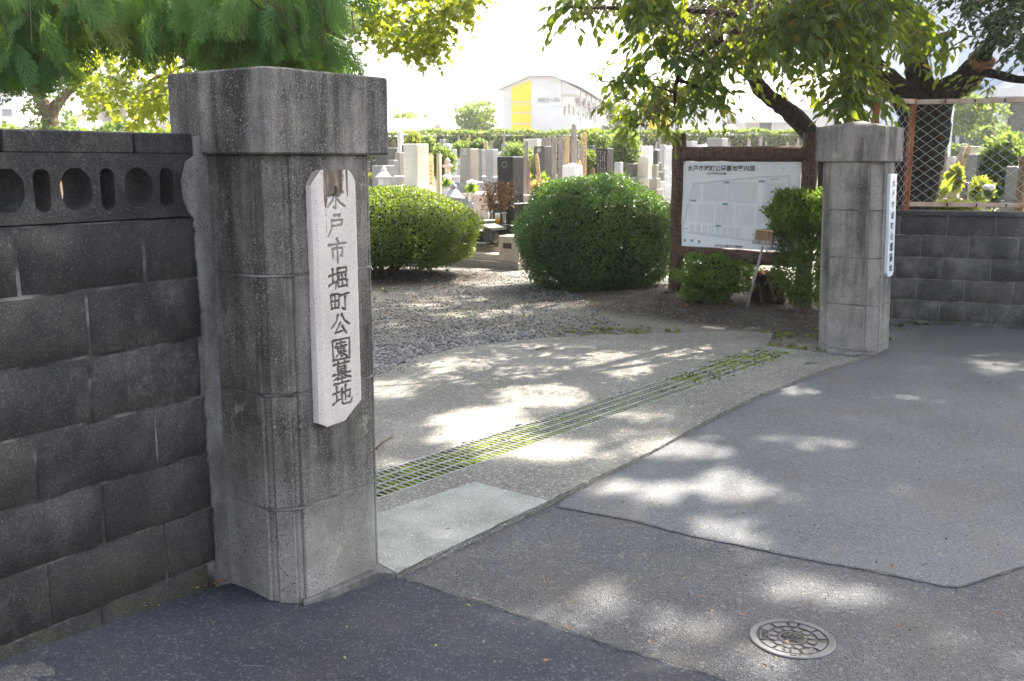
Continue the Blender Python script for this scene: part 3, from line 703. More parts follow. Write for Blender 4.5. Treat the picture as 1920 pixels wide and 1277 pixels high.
# ------------------------------------------------------------------ carved name boards (strokes: x right, y down, 0..100)
KAN = {
 'water': [[(52, 3), (50, 60), (48, 88), (38, 80)], [(14, 36), (42, 32), (34, 55), (10, 80)], [(84, 20), (70, 34), (56, 44)], [(53, 40), (70, 64), (94, 80)]],
 'door': [[(38, 8), (70, 4), (62, 14)], [(28, 30), (78, 26), (75, 50)], [(28, 52), (75, 49)], [(28, 29), (27, 60), (8, 94)]],
 'city': [[(50, 0), (55, 13)], [(8, 25), (92, 19)], [(26, 42), (28, 78)], [(26, 42), (74, 38), (73, 74), (63, 70)], [(50, 22), (50, 100)]],
 'moat': [[(3, 40), (34, 34)], [(19, 12), (20, 72)], [(2, 80), (36, 66)], [(44, 12), (88, 9), (87, 30)], [(44, 31), (87, 29)], [(44, 12), (43, 56), (32, 94)], [(66, 38), (66, 88)], [(50, 44), (50, 61), (84, 59)], [(84, 42), (84, 61)], [(46, 68), (47, 90), (90, 87)], [(90, 66), (90, 92)]],
 'town': [[(8, 18), (9, 78)], [(8, 18), (46, 15), (45, 77)], [(9, 46), (45, 44)], [(27, 17), (27, 75)], [(9, 76), (45, 74)], [(52, 24), (97, 17)], [(77, 21), (77, 88), (62, 78)]],
 'public': [[(38, 8), (30, 34), (6, 58)], [(58, 6), (72, 34), (96, 52)], [(48, 44), (22, 84), (66, 77)], [(60, 58), (80, 90)]],
 'garden': [[(8, 8), (9, 96)], [(8, 8), (92, 5), (91, 96)], [(9, 93), (91, 92)], [(28, 23), (72, 21)], [(50, 12), (50, 35)], [(22, 37), (78, 35)], [(34, 46), (34, 58), (66, 57), (67, 45), (34, 46)], [(50, 58), (22, 80)], [(48, 62), (48, 84), (56, 78)], [(70, 62), (58, 70)], [(52, 64), (80, 85)]],
 'grave': [[(10, 12), (90, 9)], [(34, 2), (35, 20)], [(66, 1), (64, 19)], [(30, 25), (30, 47), (70, 46), (70, 24), (30, 25)], [(30, 36), (70, 35)], [(6, 57), (94, 54)], [(48, 46), (40, 62), (8, 80)], [(56, 56), (72, 68), (96, 78)], [(30, 78), (72, 76)], [(50, 66), (50, 96)], [(10, 98), (92, 95)]],
 'land': [[(4, 38), (36, 33)], [(20, 10), (20, 72)], [(2, 82), (38, 66)], [(44, 45), (88, 31), (85, 64), (76, 60)], [(65, 8), (64, 72)], [(47, 22), (47, 84), (56, 91), (90, 90), (97, 72)]]}
ORDER = ['water', 'door', 'city', 'moat', 'town', 'public', 'garden', 'grave', 'land']
def stroke_field(X, Z, cx, cz, w, h, key, thick):
    f = np.full(X.shape, -1.0)
    for st in KAN[key]:
        P = [(cx + (x / 100 - .5) * w, cz - (y / 100 - .5) * h) for x, y in st]; n = len(P) - 1
        for i, (a, b) in enumerate(zip(P, P[1:])):
            ax, az = a; dx, dz = b[0] - ax, b[1] - az; L2 = dx * dx + dz * dz + 1e-12
            t = np.clip(((X - ax) * dx + (Z - az) * dz) / L2, 0, 1); d = np.hypot(X - ax - t * dx, Z - az - t * dz)
            u = (i + t) / n; ww = thick * (.75 + .5 * np.abs(u - .45) ** .8 + .28 * (u < .12)) * np.where(u > .9, .75, 1)
            f = np.maximum(f, 1 - d / ww)
    return f
def board_mat(name, ink_on):
    t = NT(name); ink = t.attr('msk'); wear = t.attr('rnd')
    c = t.ramp(t.noise(8, 5, .6, (1, 1, .4)), [(.3, (.43, .38, .345)), (.7, (.545, .49, .45))])
    c = t.mix(t.rng(t.noise(330, 2, .5), .615, .68), c, (.09, .085, .08))
    wood = t.ramp(t.noise(1.0, 6, .7, (60, 60, 9)), [(.35, (.05, .04, .032)), (.55, (.13, .10, .075)), (.7, (.30, .25, .2))])
    wm = t.rng(t.math('ADD', wear, t.math('MULTIPLY', t.noise(26, 5, .7, (1, 1, .5)), .55)), .72, .80)
    c = t.mix(wm, c, wood); c = t.mix(ink, c, t.ramp(t.noise(55, 4, .6), [(.35, (.018, .014, .012)), (.6, (.06, .042, .03)), (.75, (.16, .11, .075))]))
    return t.fin(c, .85, t.bump(t.noise(200, 3), .3, .002), .25)
def left_sign():
    n = E2; org = P2 + E2 * .012                                    # plane of the pillar face
    u0, u1, z0, z1 = .066, .258, .617, 1.458; T = .034
    root = thing('name_board', 'tall whitish board with carved dark characters hung on the large left pillar', 'name board', org + E1 * ((u0 + u1) / 2) + Vector((0, 0, z0)))
    nu, nz = 150, 640
    U, Z = np.meshgrid(np.linspace(u0, u1, nu), np.linspace(z0, z1, nz))
    # outline: rounded top, chipped lower right corner
    f = np.full(U.shape, -1.0)
    zc = [1.362, 1.278, 1.196, 1.108, 1.028, .951, .868, .790, .712]
    for k, key in enumerate(ORDER): f = np.maximum(f, stroke_field(U, Z, .170 - .004 * (k < 3), zc[k], .090, .077, key, .0052))
    ns = np.interp(Z, np.linspace(z0, z1, 60), RNG.normal(0, .0012, 60))
    carve = np.clip(f * 2.2, 0, 1)
    fade = np.where(Z > 1.16, .45, .86)
    depth = .0075 * carve
    b = np.clip((U - u0) / .020, 0, 1); c2 = np.clip((u1 - U) / .010, 0, 1)
    D = T - depth - .007 * (1 - b) ** 1.2 - .003 * (1 - c2)
    a0 = org.xy; lo = np.where(U < u0 + .12, 0, 0)
    # clip the outline by pulling in the edges
    top = z1 - .05 * np.clip(1 - (U - u0) / .055, 0, 1) ** 2.2 - .045 * np.clip(1 - (u1 - U) / .045, 0, 1) ** 2.2
    bot = z0 + .012 * np.clip((U - u0) / (u1 - u0), 0, 1) + .050 * np.clip((U - (u0 + .115)) / .075, 0, 1) ** .8 + .018 * np.clip(1 - (U - u0) / .03, 0, 1)
    Zc = np.clip(Z, bot, top)
    wear = .62 * np.exp(-((U - .165) / .052) ** 4) * sstep(1.325, 1.40, Z) + .46 * np.exp(-((U - .121) / .009) ** 2) * sstep(.95, 1.2, Z) + .42 * np.exp(-((U - .218) / .006) ** 2) * sstep(1.12, 1.25, Z)
    Vx = np.stack([org.x + E1.x * (U + ns * .3) + n.x * D, org.y + E1.y * (U + ns * .3) + n.y * D, Zc], -1).reshape(-1, 3)
    i = np.arange(nz - 1)[:, None] * nu + np.arange(nu - 1)[None]
    F = np.stack([i, i + 1, i + nu + 1, i + nu], -1).reshape(-1, 4)
    per = np.concatenate([np.arange(nu), np.arange(1, nz) * nu + nu - 1, (nz - 1) * nu + np.arange(nu - 2, -1, -1), np.arange(nz - 2, 0, -1) * nu])
    back = Vx[per].copy(); dd = D.reshape(-1)[per]; back[:, 0] -= n.x * dd; back[:, 1] -= n.y * dd
    nb = len(Vx); m = len(per); k = np.arange(m); F2 = np.stack([per, nb + k, nb + (k + 1) % m, per[(k + 1) % m]], -1)
    edgewear = np.concatenate([wear.reshape(-1), np.where(back[:, 2] > 1.0, .55, .22)])
    mesh_np('board', np.concatenate([Vx, back]), [F, F2], board_mat('carved board', True), root, rnd=edgewear, attr2=np.concatenate([(carve * fade).reshape(-1), np.zeros(m)]), smooth=False)
left_sign()
def right_sign():
    n = E2; P3 = cR + E2 * (RB_ / 2 + .008) - E1 * (RA_ / 2) ; sx = -.03
    def at(u, z, d): 
        return P3 + E1 * u + n * d + Vector((sx * z * E2.x, sx * z * E2.y, z))
    u0, u1, z0, z1 = .165, .335, .60, 1.395; T = .026
    root = thing('name_board', 'narrow white board with black brushed characters on the right pillar', 'name board', at((u0 + u1) / 2, z0, 0))
    pts = [(u0, z0 + .03), (u0 + .03, z0), (u1 - .03, z0), (u1, z0 + .03), (u1, z1), (u0, z1)]
    m = MB(); fr = [m.bm.verts.new(at(u, z, T)) for u, z in pts]; bk = [m.bm.verts.new(at(u, z, 0)) for u, z in pts]
    m.bm.faces.new(fr)
    for i in range(6): j = (i + 1) % 6; m.bm.faces.new((fr[j], fr[i], bk[i], bk[j]))
    bmesh.ops.recalc_face_normals(m.bm, faces=m.bm.faces)
    m.build('board', M['panel'], root, True)
    s = MB()
    for k, key in enumerate(ORDER):
        cz = 1.32 - k * .0815; cu = .25
        for st in KAN[key]:
            P = [at(cu + (x / 100 - .5) * .085, cz - (y / 100 - .5) * .062, T + .0012) for x, y in st]
            for a, b in zip(P, P[1:]):
                d = (b - a).normalized(); q = d.cross(n).normalized() * .0042; e = d * .002
                s.face([a - e - q, b + e - q, b + e + q, a - e + q])
    s.build('lettering', M['ink'], root, True)
right_sign()

# ------------------------------------------------------------------ foliage
def norm(a): return a / (np.linalg.norm(a, axis=-1, keepdims=True) + 1e-9)
LEAF = np.array([[0, 0, 0], [.17, .16, .03], [.265, .44, .05], [.16, .76, .02], [0, 1.04, -.12], [-.16, .76, .02], [-.265, .44, .05], [-.17, .16, .03], [0, .45, -.02]]); LEAF_F = np.array([[i, (i + 1) % 8, 8] for i in range(8)])
WIDE = np.array([[0, 0, 0], [.42, .30, .04], [.30, .75, .0], [0, 1, -.08], [-.30, .75, 0], [-.42, .30, .04], [0, .45, -.03]]); WIDE_F = np.array([[0, 1, 6], [1, 2, 6], [2, 3, 6], [3, 4, 6], [4, 5, 6], [5, 0, 6]])
STAR = np.array([[0, 0, 0], [.48, .18, .03], [.22, .42, 0], [.42, .80, -.02], [.10, .62, 0], [0, 1.05, -.05], [-.10, .62, 0], [-.42, .80, -.02], [-.22, .42, 0], [-.48, .18, .03]]); STAR_F = np.array([[0, 1, 2], [0, 2, 8], [2, 3, 4], [2, 4, 8], [4, 5, 6], [4, 6, 8], [6, 7, 8], [0, 8, 9]])
CHIP = np.array([[0, 0, 0], [.30, .5, .06], [0, 1, -.05], [-.30, .5, .06]]); CHIP_F = np.array([[0, 1, 2], [0, 2, 3]])
def leaves(P, D, N, S, T, TF, rnd):
    """leaf template T placed at points P with tip direction D, upper side N, size S"""
    D = norm(D); X = norm(np.cross(D, N)); Z = np.cross(X, D)
    V = P[:, None, :] + S[:, None, None] * (T[None, :, 0, None] * X[:, None, :] + T[None, :, 1, None] * D[:, None, :] + T[None, :, 2, None] * Z[:, None, :])
    k = len(T); F = (TF[None] + (np.arange(len(P)) * k)[:, None, None]).reshape(-1, TF.shape[1])
    return V.reshape(-1, 3), F, np.repeat(rnd, k)
# gaps cut in the crowns so sun falls in chosen patches (photo pixels: centre, half width, half height, strength)
PATCH = [(735, 735, 50, 16, 1), (1010, 752, 100, 22, 1), (900, 812, 105, 45, 1), (985, 704, 60, 10, .9), (850, 690, 70, 8, .8), (1150, 690, 62, 22, 1), (1190, 780, 65, 13, .9), (960, 850, 140, 30, 1),
    (1270, 853, 110, 13, 1), (1480, 731, 36, 13, 1), (1530, 836, 115, 11, .9), (1700, 748, 62, 6, .85), (1180, 930, 105, 24, 1), (1370, 915, 75, 28, 1), (1372, 1008, 75, 20, 1), (1110, 1118, 46, 22, 1), (1440, 1065, 60, 10, .7), (905, 1215, 45, 16, .7), (1630, 1135, 50, 12, .8), (1700, 930, 50, 8, .6), (1660, 1010, 60, 8, .5), (1820, 960, 50, 8, .5), (650, 1225, 35, 14, .5), (1180, 1255, 60, 18, .8), (1760, 790, 55, 6, .6), (1860, 690, 50, 6, .7),
    (1530, 1110, 120, 16, 1), (985, 1190, 42, 45, 1), (825, 1140, 45, 20, 1), (765, 1000, 32, 15, .9), (830, 1003, 30, 9, .8), (1200, 825, 70, 10, .8), (1890, 641, 36, 7, .9), (1770, 850, 50, 10, .6), (1385, 1255, 110, 22, 1),
    (1080, 1195, 30, 25, .6), (1260, 1185, 110, 20, .85), (1010, 1245, 50, 22, .6), (1310, 660, 70, 6, .6), (1420, 690, 40, 6, .7), (1050, 655, 80, 5, .7), (770, 575, 75, 6, .8), (900, 590, 110, 6, .8), (860, 560, 90, 4, .7),
    (740, 610, 50, 5, .8), (900, 628, 60, 5, .7), (1040, 578, 100, 5, .7), (960, 530, 120, 9, .9), (1060, 525, 60, 8, .9), (880, 512, 110, 6, 1), (1000, 545, 70, 5, .8), (1240, 555, 30, 4, .6), (1600, 790, 60, 8, .6), (1300, 770, 50, 8, .6), (1100, 870, 70, 16, .9), (1085, 800, 40, 10, .7), (720, 880, 30, 12, .6), (1560, 1000, 60, 10, .35), (1480, 930, 50, 10, .4), (1880, 745, 60, 8, .5)]
_PE = []
for px, py, rx, ry, st in PATCH:
    c = G(px, py); a = (G(px + rx, py) - c).length; b = (G(px, py - ry) - G(px, py + ry)).length / 2; _PE.append((c.x, c.y, a, b, st, 0))
_pr = random.Random(5)
for _ in range(75):                                              # many small flecks of sun on the road and gateway
    c = G(_pr.uniform(700, 1900), _pr.uniform(660, 1260)); _PE.append((c.x, c.y, _pr.uniform(.0, .06), _pr.uniform(.0, .05), _pr.uniform(.5, .95), 0))
for q, r_ in ((AT(1500, 375, 9.9), .34), (AT(1530, 385, 9.9), .25), (AT(1625, 240, 7.9), .22), (AT(1490, 280, 10.0), .16), (AT(760, 380, 13.0), .8), (AT(1200, 345, 11.8), .45), (AT(1060, 360, 11.8), .35), (AT(1265, 185, 8.3), .85), (AT(1330, 165, 8.3), .4), (AT(1180, 150, 8.2), .4), (AT(1220, 225, 8.3), .4), (AT(240, 150, 9.5), .8), (AT(300, 180, 9.5), .5), (AT(610, 110, 5.2), .35), (AT(1500, 155, 9.0), .3), (AT(1400, 50, 8.8), .6), (AT(1550, 80, 9.0), .5), (AT(1660, 90, 9.3), .5), (AT(1300, 60, 8.4), .5), (AT(700, 40, 10.4), .9), (AT(820, 50, 10.6), .6), (AT(480, 60, 5.2), .4), (AT(200, 40, 5.3), .5), (AT(60, 90, 5.2), .4), (AT(400, 30, 5.2), .5), (AT(560, 80, 5.1), .4)):
    t = q.z / SD.z; _PE.append((q.x - SD.x * t, q.y - SD.y * t, r_, r_, .97, q.z + r_ * 1.0))
def sunlit(P):
    """True where a leaf would shade one of the sun patches"""
    t = P[:, 2] / SD.z; gx = P[:, 0] - SD.x * t; gy = P[:, 1] - SD.y * t; out = np.zeros(len(P)); jit = 1 + RNG.normal(0, .12, len(P))
    for cx, cy, a, b, st, zm in _PE:
        d = ((gx - cx) / (a + .035)) ** 2 + ((gy - cy) / (b + .065)) ** 2; out = np.maximum(out, np.where((d < jit) & (P[:, 2] > zm), st, 0))
    return RNG.random(len(P)) < out
def in_poly(px, py, poly):
    ins = np.zeros(len(px), bool); n = len(poly)
    for i in range(n):
        x0, y0 = poly[i]; x1, y1 = poly[(i + 1) % n]
        c = ((y0 > py) != (y1 > py)) & (px < (x1 - x0) * (py - y0) / (y1 - y0 + 1e-9) + x0); ins ^= c
    return ins
def region(poly, d0, d1, n, hole=0.0, hs=60):
    """random points whose outline, seen from the gate, follows the crown's outline, spread through its real depth"""
    xs = [p[0] for p in poly]; ys = [p[1] for p in poly]; out = []
    ph = RNG.random(6) * 6.28
    while len(out) < n:
        px = RNG.uniform(min(xs), max(xs), n); py = RNG.uniform(min(ys), max(ys), n); k = in_poly(px, py, poly)
        h = np.sin(px / hs * 2 + ph[0]) * np.sin(py / hs * 2.4 + ph[1]) + .7 * np.sin((px + py) / hs * 3.3 + ph[2]) * np.sin((px - py) / hs * 3.1 + ph[3])
        k &= (h > -1.2 + hole * 1.6) | (RNG.random(n) > .85)
        for a, b in zip(px[k], py[k]): out.append(tuple(AT(a, b, random.uniform(d0, d1))))
    return np.array(out[:n])
def twig_leaves(anchors, size, T, TF, per=8, length=.35, droop=.35, side=.9, spread=None, light=None, jitter=.25, ndown=0.0):
    """leaves set along short twigs that start at the anchors"""
    n = len(anchors); az = RNG.random(n) * 6.283; el = RNG.normal(-droop, .35, n)
    D = np.stack([np.cos(az) * np.cos(el), np.sin(az) * np.cos(el), np.sin(el)], -1)
    S = norm(np.cross(D, np.array([0, 0, 1.0]))); P = []; DD = []; NN = []; SS = []
    for k in range(per):
        t = (k + .5) / per; s = 1 if k % 2 else -1
        p = anchors + D * (length * t) + np.array([0, 0, -.25 * length]) * t * t + RNG.normal(0, length * .03, (n, 3))
        d = D * (.5 + .5 * t) + S * s * side * (1 - t * .6) + np.array([0, 0, -.35 - ndown]) + RNG.normal(0, jitter, (n, 3))
        nn = np.array([0, 0, 1.0]) + RNG.normal(0, .45, (n, 3)); P.append(p); DD.append(d); NN.append(nn); SS.append(size * RNG.uniform(.65, 1.2, n))
    P = np.concatenate(P); DD = np.concatenate(DD); NN = np.concatenate(NN); SS = np.concatenate(SS)
    keep = ~sunlit(P); tw = (anchors, D, length)
    return P[keep], DD[keep], NN[keep], SS[keep], tw
def twig_mesh(V, F, anchors, D, length, r_=.004):
    n = len(anchors); e = anchors + D * length + np.array([0, 0, -.25 * length]); m = (anchors + e) / 2 + np.array([0, 0, .05 * length]); base = sum(len(v) for v in V)
    rings = []
    for p, rr in ((anchors, r_), (m, r_ * .7), (e, r_ * .3)):
        for a in (0, 2.1, 4.2): rings.append(p + np.array([math.cos(a), 0, math.sin(a)]) * rr)
    A = np.stack(rings, 1).reshape(-1, 3); o = np.arange(n) * 9; f = []
    for q in (0, 3):
        for k in range(3): f.append(np.stack([o + q + k, o + q + (k + 1) % 3, o + q + 3 + (k + 1) % 3, o + q + 3 + k], -1))
    V.append(A); F.append(np.concatenate(f) + base)
def limb(m, pts, r0, r1, n=9, wob=.03):
    """a tapered, slightly crooked limb through the points"""
    P = [Vector(p) for p in pts]; out = []; K = 5
    for i in range(len(P) - 1):
        a = P[max(i - 1, 0)]; b = P[i]; c = P[i + 1]; d = P[min(i + 2, len(P) - 1)]
        for k in range(K):
            t = k / K; out.append(.5 * ((2 * b) + (c - a) * t + (2 * a - 5 * b + 4 * c - d) * t * t + (3 * b - a - 3 * c + d) * t ** 3))
    out.append(P[-1]); L = len(out); rr = [(r0 + (r1 - r0) * i / (L - 1)) * random.uniform(.92, 1.08) for i in range(L)]
    out = [p + Vector((random.gauss(0, wob * r) , random.gauss(0, wob * r), random.gauss(0, wob * r))) for p, r in zip(out, rr)]
    m.tube(out, rr, n)

def shade_points(n, polys_g, h0, h1):
    """points of the upper crown, above the picture, that stand between the sun and a piece of ground"""
    out = []
    while len(out) < n:
        (x0, x1, y0, y1) = random.choice(polys_g); gx = random.uniform(x0, x1); gy = random.uniform(y0, y1); h = random.uniform(h0, h1)
        out.append((gx + SD.x * h / SD.z, gy + SD.y * h / SD.z, h))
    return np.array(out)

def crown(name, mat, parent, sets, T, TF):
    V = []; F = []; Rn = []; n0 = 0
    for P, D, N, S in sets:
        q = P / max(.12, float(np.median(S)) * 7); sp = np.sin(q[:, 0] * 1.3 + 2 * np.sin(q[:, 1])) * np.sin(q[:, 1] * 1.1 + q[:, 2]) * np.sin(q[:, 2] * 1.4 + 1.7 * np.sin(q[:, 0] * .7))
        rr = RNG.random(len(P)); v, f, r_ = leaves(P, D, N, S, T, TF, np.where(rr > .975, rr, np.clip(rr * .62 + .19 + sp * .32, 0, .97))); V.append(v); F.append(f + n0); Rn.append(r_); n0 += len(v)
    return mesh_np(name, np.concatenate(V), [np.concatenate(F)], mat, parent, rnd=np.concatenate(Rn))

# --- the old tree behind the wire fence: trunk, limbs, big glossy leaves over the road
def old_tree():
    b = AT(1694, 560, 10.4); b.z = -.1
    root = thing('old_tree', 'thick dark trunked broadleaf tree behind the wire fence, its glossy crown over the road', 'tree', (b.x, b.y, 0))
    a = lambda x, y, d: AT(x, y, d)
    m = MB()
    limb(m, [b, a(1706, 400, 10.4), a(1722, 310, 10.4), a(1733, 240, 10.4), a(1735, 190, 10.4)], .235, .25, 14, .05)
    m.build('trunk', M['bark'], root, True)
    m = MB(); limb(m, [a(1730, 225, 10.4), a(1700, 185, 10.3), a(1660, 150, 10.2), a(1625, 112, 10.1), a(1600, 60, 10.0), a(1560, -40, 9.8), a(1500, -300, 9.3)], .17, .05, 11, .05)
    limb(m, [a(1640, 128, 10.15), a(1600, 40, 10), a(1640, -60, 9.7)], .06, .03)
    m.build('left_limb', M['bark'], root, True)
    m = MB(); limb(m, [a(1740, 215, 10.4), a(1775, 175, 10.35), a(1810, 150, 10.3), a(1838, 118, 10.2)], .16, .12, 11, .05)
    m.build('right_limb', M['bark'], root, True)
    m = MB(); m.tube([a(1836, 122, 10.2), a(1842, 110, 10.15), a(1843, 108, 10.14)], [.125, .135, .06], 10).build('sawn_stub', M['cutwood'], root, True)
    m = MB(); limb(m, [a(1832, 135, 10.2), a(1870, 140, 10.0), a(1920, 150, 9.8), a(1990, 140, 9.5)], .05, .03); limb(m, [a(1840, 120, 10.2), a(1862, 70, 10.0), a(1900, 10, 9.8), a(1960, -120, 9.5)], .07, .04)
    limb(m, [a(1712, 190, 10.4), a(1712, 160, 10.35), a(1705, 130, 10.3)], .07, .05); limb(m, [a(1722, 180, 10.35), a(1735, 155, 10.3), a(1745, 135, 10.3)], .025, .012)
    limb(m, [a(1640, 60, 9.6), a(1560, 50, 9.2), a(1480, 40, 8.8), a(1380, 60, 8.4), a(1300, 110, 8.2)], .05, .02); limb(m, [a(1300, 110, 8.2), a(1270, 150, 8.2), a(1265, 200, 8.3)], .022, .012); limb(m, [a(1272, 150, 8.2), a(1310, 165, 8.2), a(1335, 195, 8.2)], .016, .008); limb(m, [a(1300, 165, 8.2), a(1330, 140, 8.3), a(1342, 100, 8.4)], .012, .01)
    limb(m, [a(1480, 40, 8.8), a(1300, 20, 8.5), a(1150, 15, 8.2), a(1050, 14, 8.1)], .03, .008); limb(m, [a(1265, 175, 8.2), a(1220, 160, 8.2), a(1120, 152, 8.2)], .012, .004)
    limb(m, [a(1735, 190, 10.4), a(1690, 0, 10.6), a(1640, -300, 11.0)], .13, .07)
    m.build('branches', M['bark'], root, True)
    sets = []; tv = []; tf = []
    def add(poly, d0, d1, n, size=.105, hole=0., per=8, length=.34, droop=.35, hs=60):
        A = region(poly, d0, d1, n, hole, hs); P, D, N, S, tw = twig_leaves(A, size, LEAF, LEAF_F, per, length, droop, ndown=.25); sets.append((P, D, N, S)); twig_mesh(tv, tf, *tw)
    add([(1075, -40), (1085, 15), (1130, 20), (1190, 25), (1220, -40)], 7.8, 8.8, 60)
    add([(1040, 2), (1070, 8), (1110, 12), (1160, 18), (1170, 5), (1100, -12)], 7.9, 8.5, 22, .095)
    add([(1190, -60), (1200, 10), (1230, 40), (1300, 60), (1380, 72), (1450, 76), (1540, 72), (1600, 72), (1640, 45), (1680, -15), (1690, -60)], 7.6, 10.2, 1400, .100, .22, hs=38)
    add([(1215, 40), (1205, 90), (1170, 140), (1150, 178), (1165, 190), (1225, 205), (1260, 180), (1300, 165), (1350, 150), (1400, 95), (1300, 70)], 7.9, 9.2, 240, .095, .40, 7, .28)
    add([(1180, 190), (1180, 215), (1215, 225), (1250, 205), (1235, 180)], 8.0, 8.5, 26, .085)
    add([(1112, 143), (1140, 143), (1190, 148), (1190, 138), (1140, 135)], 8.1, 8.3, 12, .08, 0, 6, .2, .1)
    add([(1275, 150), (1300, 190), (1360, 190), (1350, 150)], 8.0, 8.6, 26, .085, .4)
    add([(1565, 125), (1572, 155), (1580, 190), (1600, 195), (1622, 175), (1630, 130), (1625, 95), (1600, 90)], 8.4, 9.6, 66, .105, .35)
    add([(1640, 50), (1660, 95), (1700, 100), (1745, 85), (1750, 60), (1735, 20), (1700, -50), (1660, -10)], 8.8, 10.0, 62, .11, .5)
    add([(1770, 80), (1800, 95), (1815, 70), (1780, 50)], 9.2, 10.0, 7, .10, .2); add([(1840, 140), (1855, 170), (1870, 155), (1865, 138)], 9.6, 9.9, 6, .08)
    add([(1400, 100), (1420, 150), (1480, 165), (1540, 150), (1570, 100)], 8.4, 9.8, 26, .07, .5, 6, .25); add([(1600, 150), (1590, 190), (1640, 190), (1650, 160)], 8.6, 9.4, 18, .10)
    # unseen upper crown, laid out to shade the road and gateway
    U_ = shade_points(7600, [(-.8, 7.8, 1.6, 8.6), (1.0, 7.8, 2.2, 8.8), (-.6, 3, 2.5, 7.5), (1.0, 6.5, 8, 11.2)], 6.2, 9.6)
    P, D, N, S, tw = twig_leaves(U_, .15, LEAF, LEAF_F, 9, .6, .1, jitter=.5); sets.append((P, D, N, S))
    crown('crown', M['lf_tree'], root, sets, LEAF, LEAF_F)
    mesh_np('twigs', np.concatenate(tv), [np.concatenate(tf)], M['twig'], root)
    m = MB()
    for _ in range(26):
        q = U_[random.randrange(len(U_))]; limb(m, [a(1690, -60, 10.6), Vector((q[0] * .4 + 2.9, q[1] * .5 + 5, q[2] * .6 + 1.8)), Vector(q)], .022, .008, 6)
    m.build('upper_branches', M['bark'], root, True)
old_tree()
# --- leaning tree behind the map board
def leaning_tree():
    b = AT(1560, 400, 11.6); b.z = -.05
    root = thing('leaning_tree', 'slender dark tree leaning left from behind the map board post', 'tree', (b.x, b.y, 0)); a = AT; m = MB()
    limb(m, [b, a(1553, 330, 11.6), a(1536, 275, 11.5), a(1500, 228, 11.4), a(1455, 190, 11.3), a(1423, 165, 11.2), a(1412, 135, 11.1), a(1403, 95, 11.0), a(1380, 20, 10.8), a(1360, -120, 10.6)], .125, .055, 11, .06)
    limb(m, [a(1480, 212, 11.35), a(1480, 203, 11.3), a(1474, 190, 11.2)], .022, .01)
    m.build('trunk', M['bark'], root, True)
    A = np.concatenate([region([(1330, -60), (1350, 40), (1380, 95), (1440, 110), (1490, 60), (1480, -60)], 10.2, 11.8, 150, .1), region([(1235, 150), (1250, 215), (1370, 205), (1400, 140)], 10.3, 11.0, 26, .3)])
    P, D, N, S, tw = twig_leaves(A, .09, LEAF, LEAF_F, 8, .3, .35, ndown=.2); crown('crown', M['lf_tree'], root, [(P, D, N, S)], LEAF, LEAF_F)
    tv = []; tf = []; twig_mesh(tv, tf, *tw); mesh_np('twigs', np.concatenate(tv), [np.concatenate(tf)], M['twig'], root)
leaning_tree()
def evergreen():
    b = Vector((6.3, 9.9, 0)); root = thing('evergreen_tree', 'dark leaved evergreen tree at the right edge over the fence', 'tree', b); m = MB()
    limb(m, [b, (6.3, 9.9, 1.5), (6.2, 9.8, 2.6), (6.0, 9.7, 4)], .12, .06); limb(m, [(6.2, 9.8, 2.6), (5.4, 9.6, 3.0), (4.8, 9.3, 3.2)], .05, .015); m.build('trunk', M['bark'], root, True)
    A = np.concatenate([region([(1760, -60), (1800, 10), (1840, 35), (1865, 70), (1890, 95), (1990, 100), (1990, -60)], 8.6, 10.2, 280, .2, 40)])
    P, D, N, S, tw = twig_leaves(A, .075, LEAF, LEAF_F, 10, .28, .2); crown('crown', M['lf_dark'], root, [(P, D, N, S)], LEAF, LEAF_F)
evergreen()
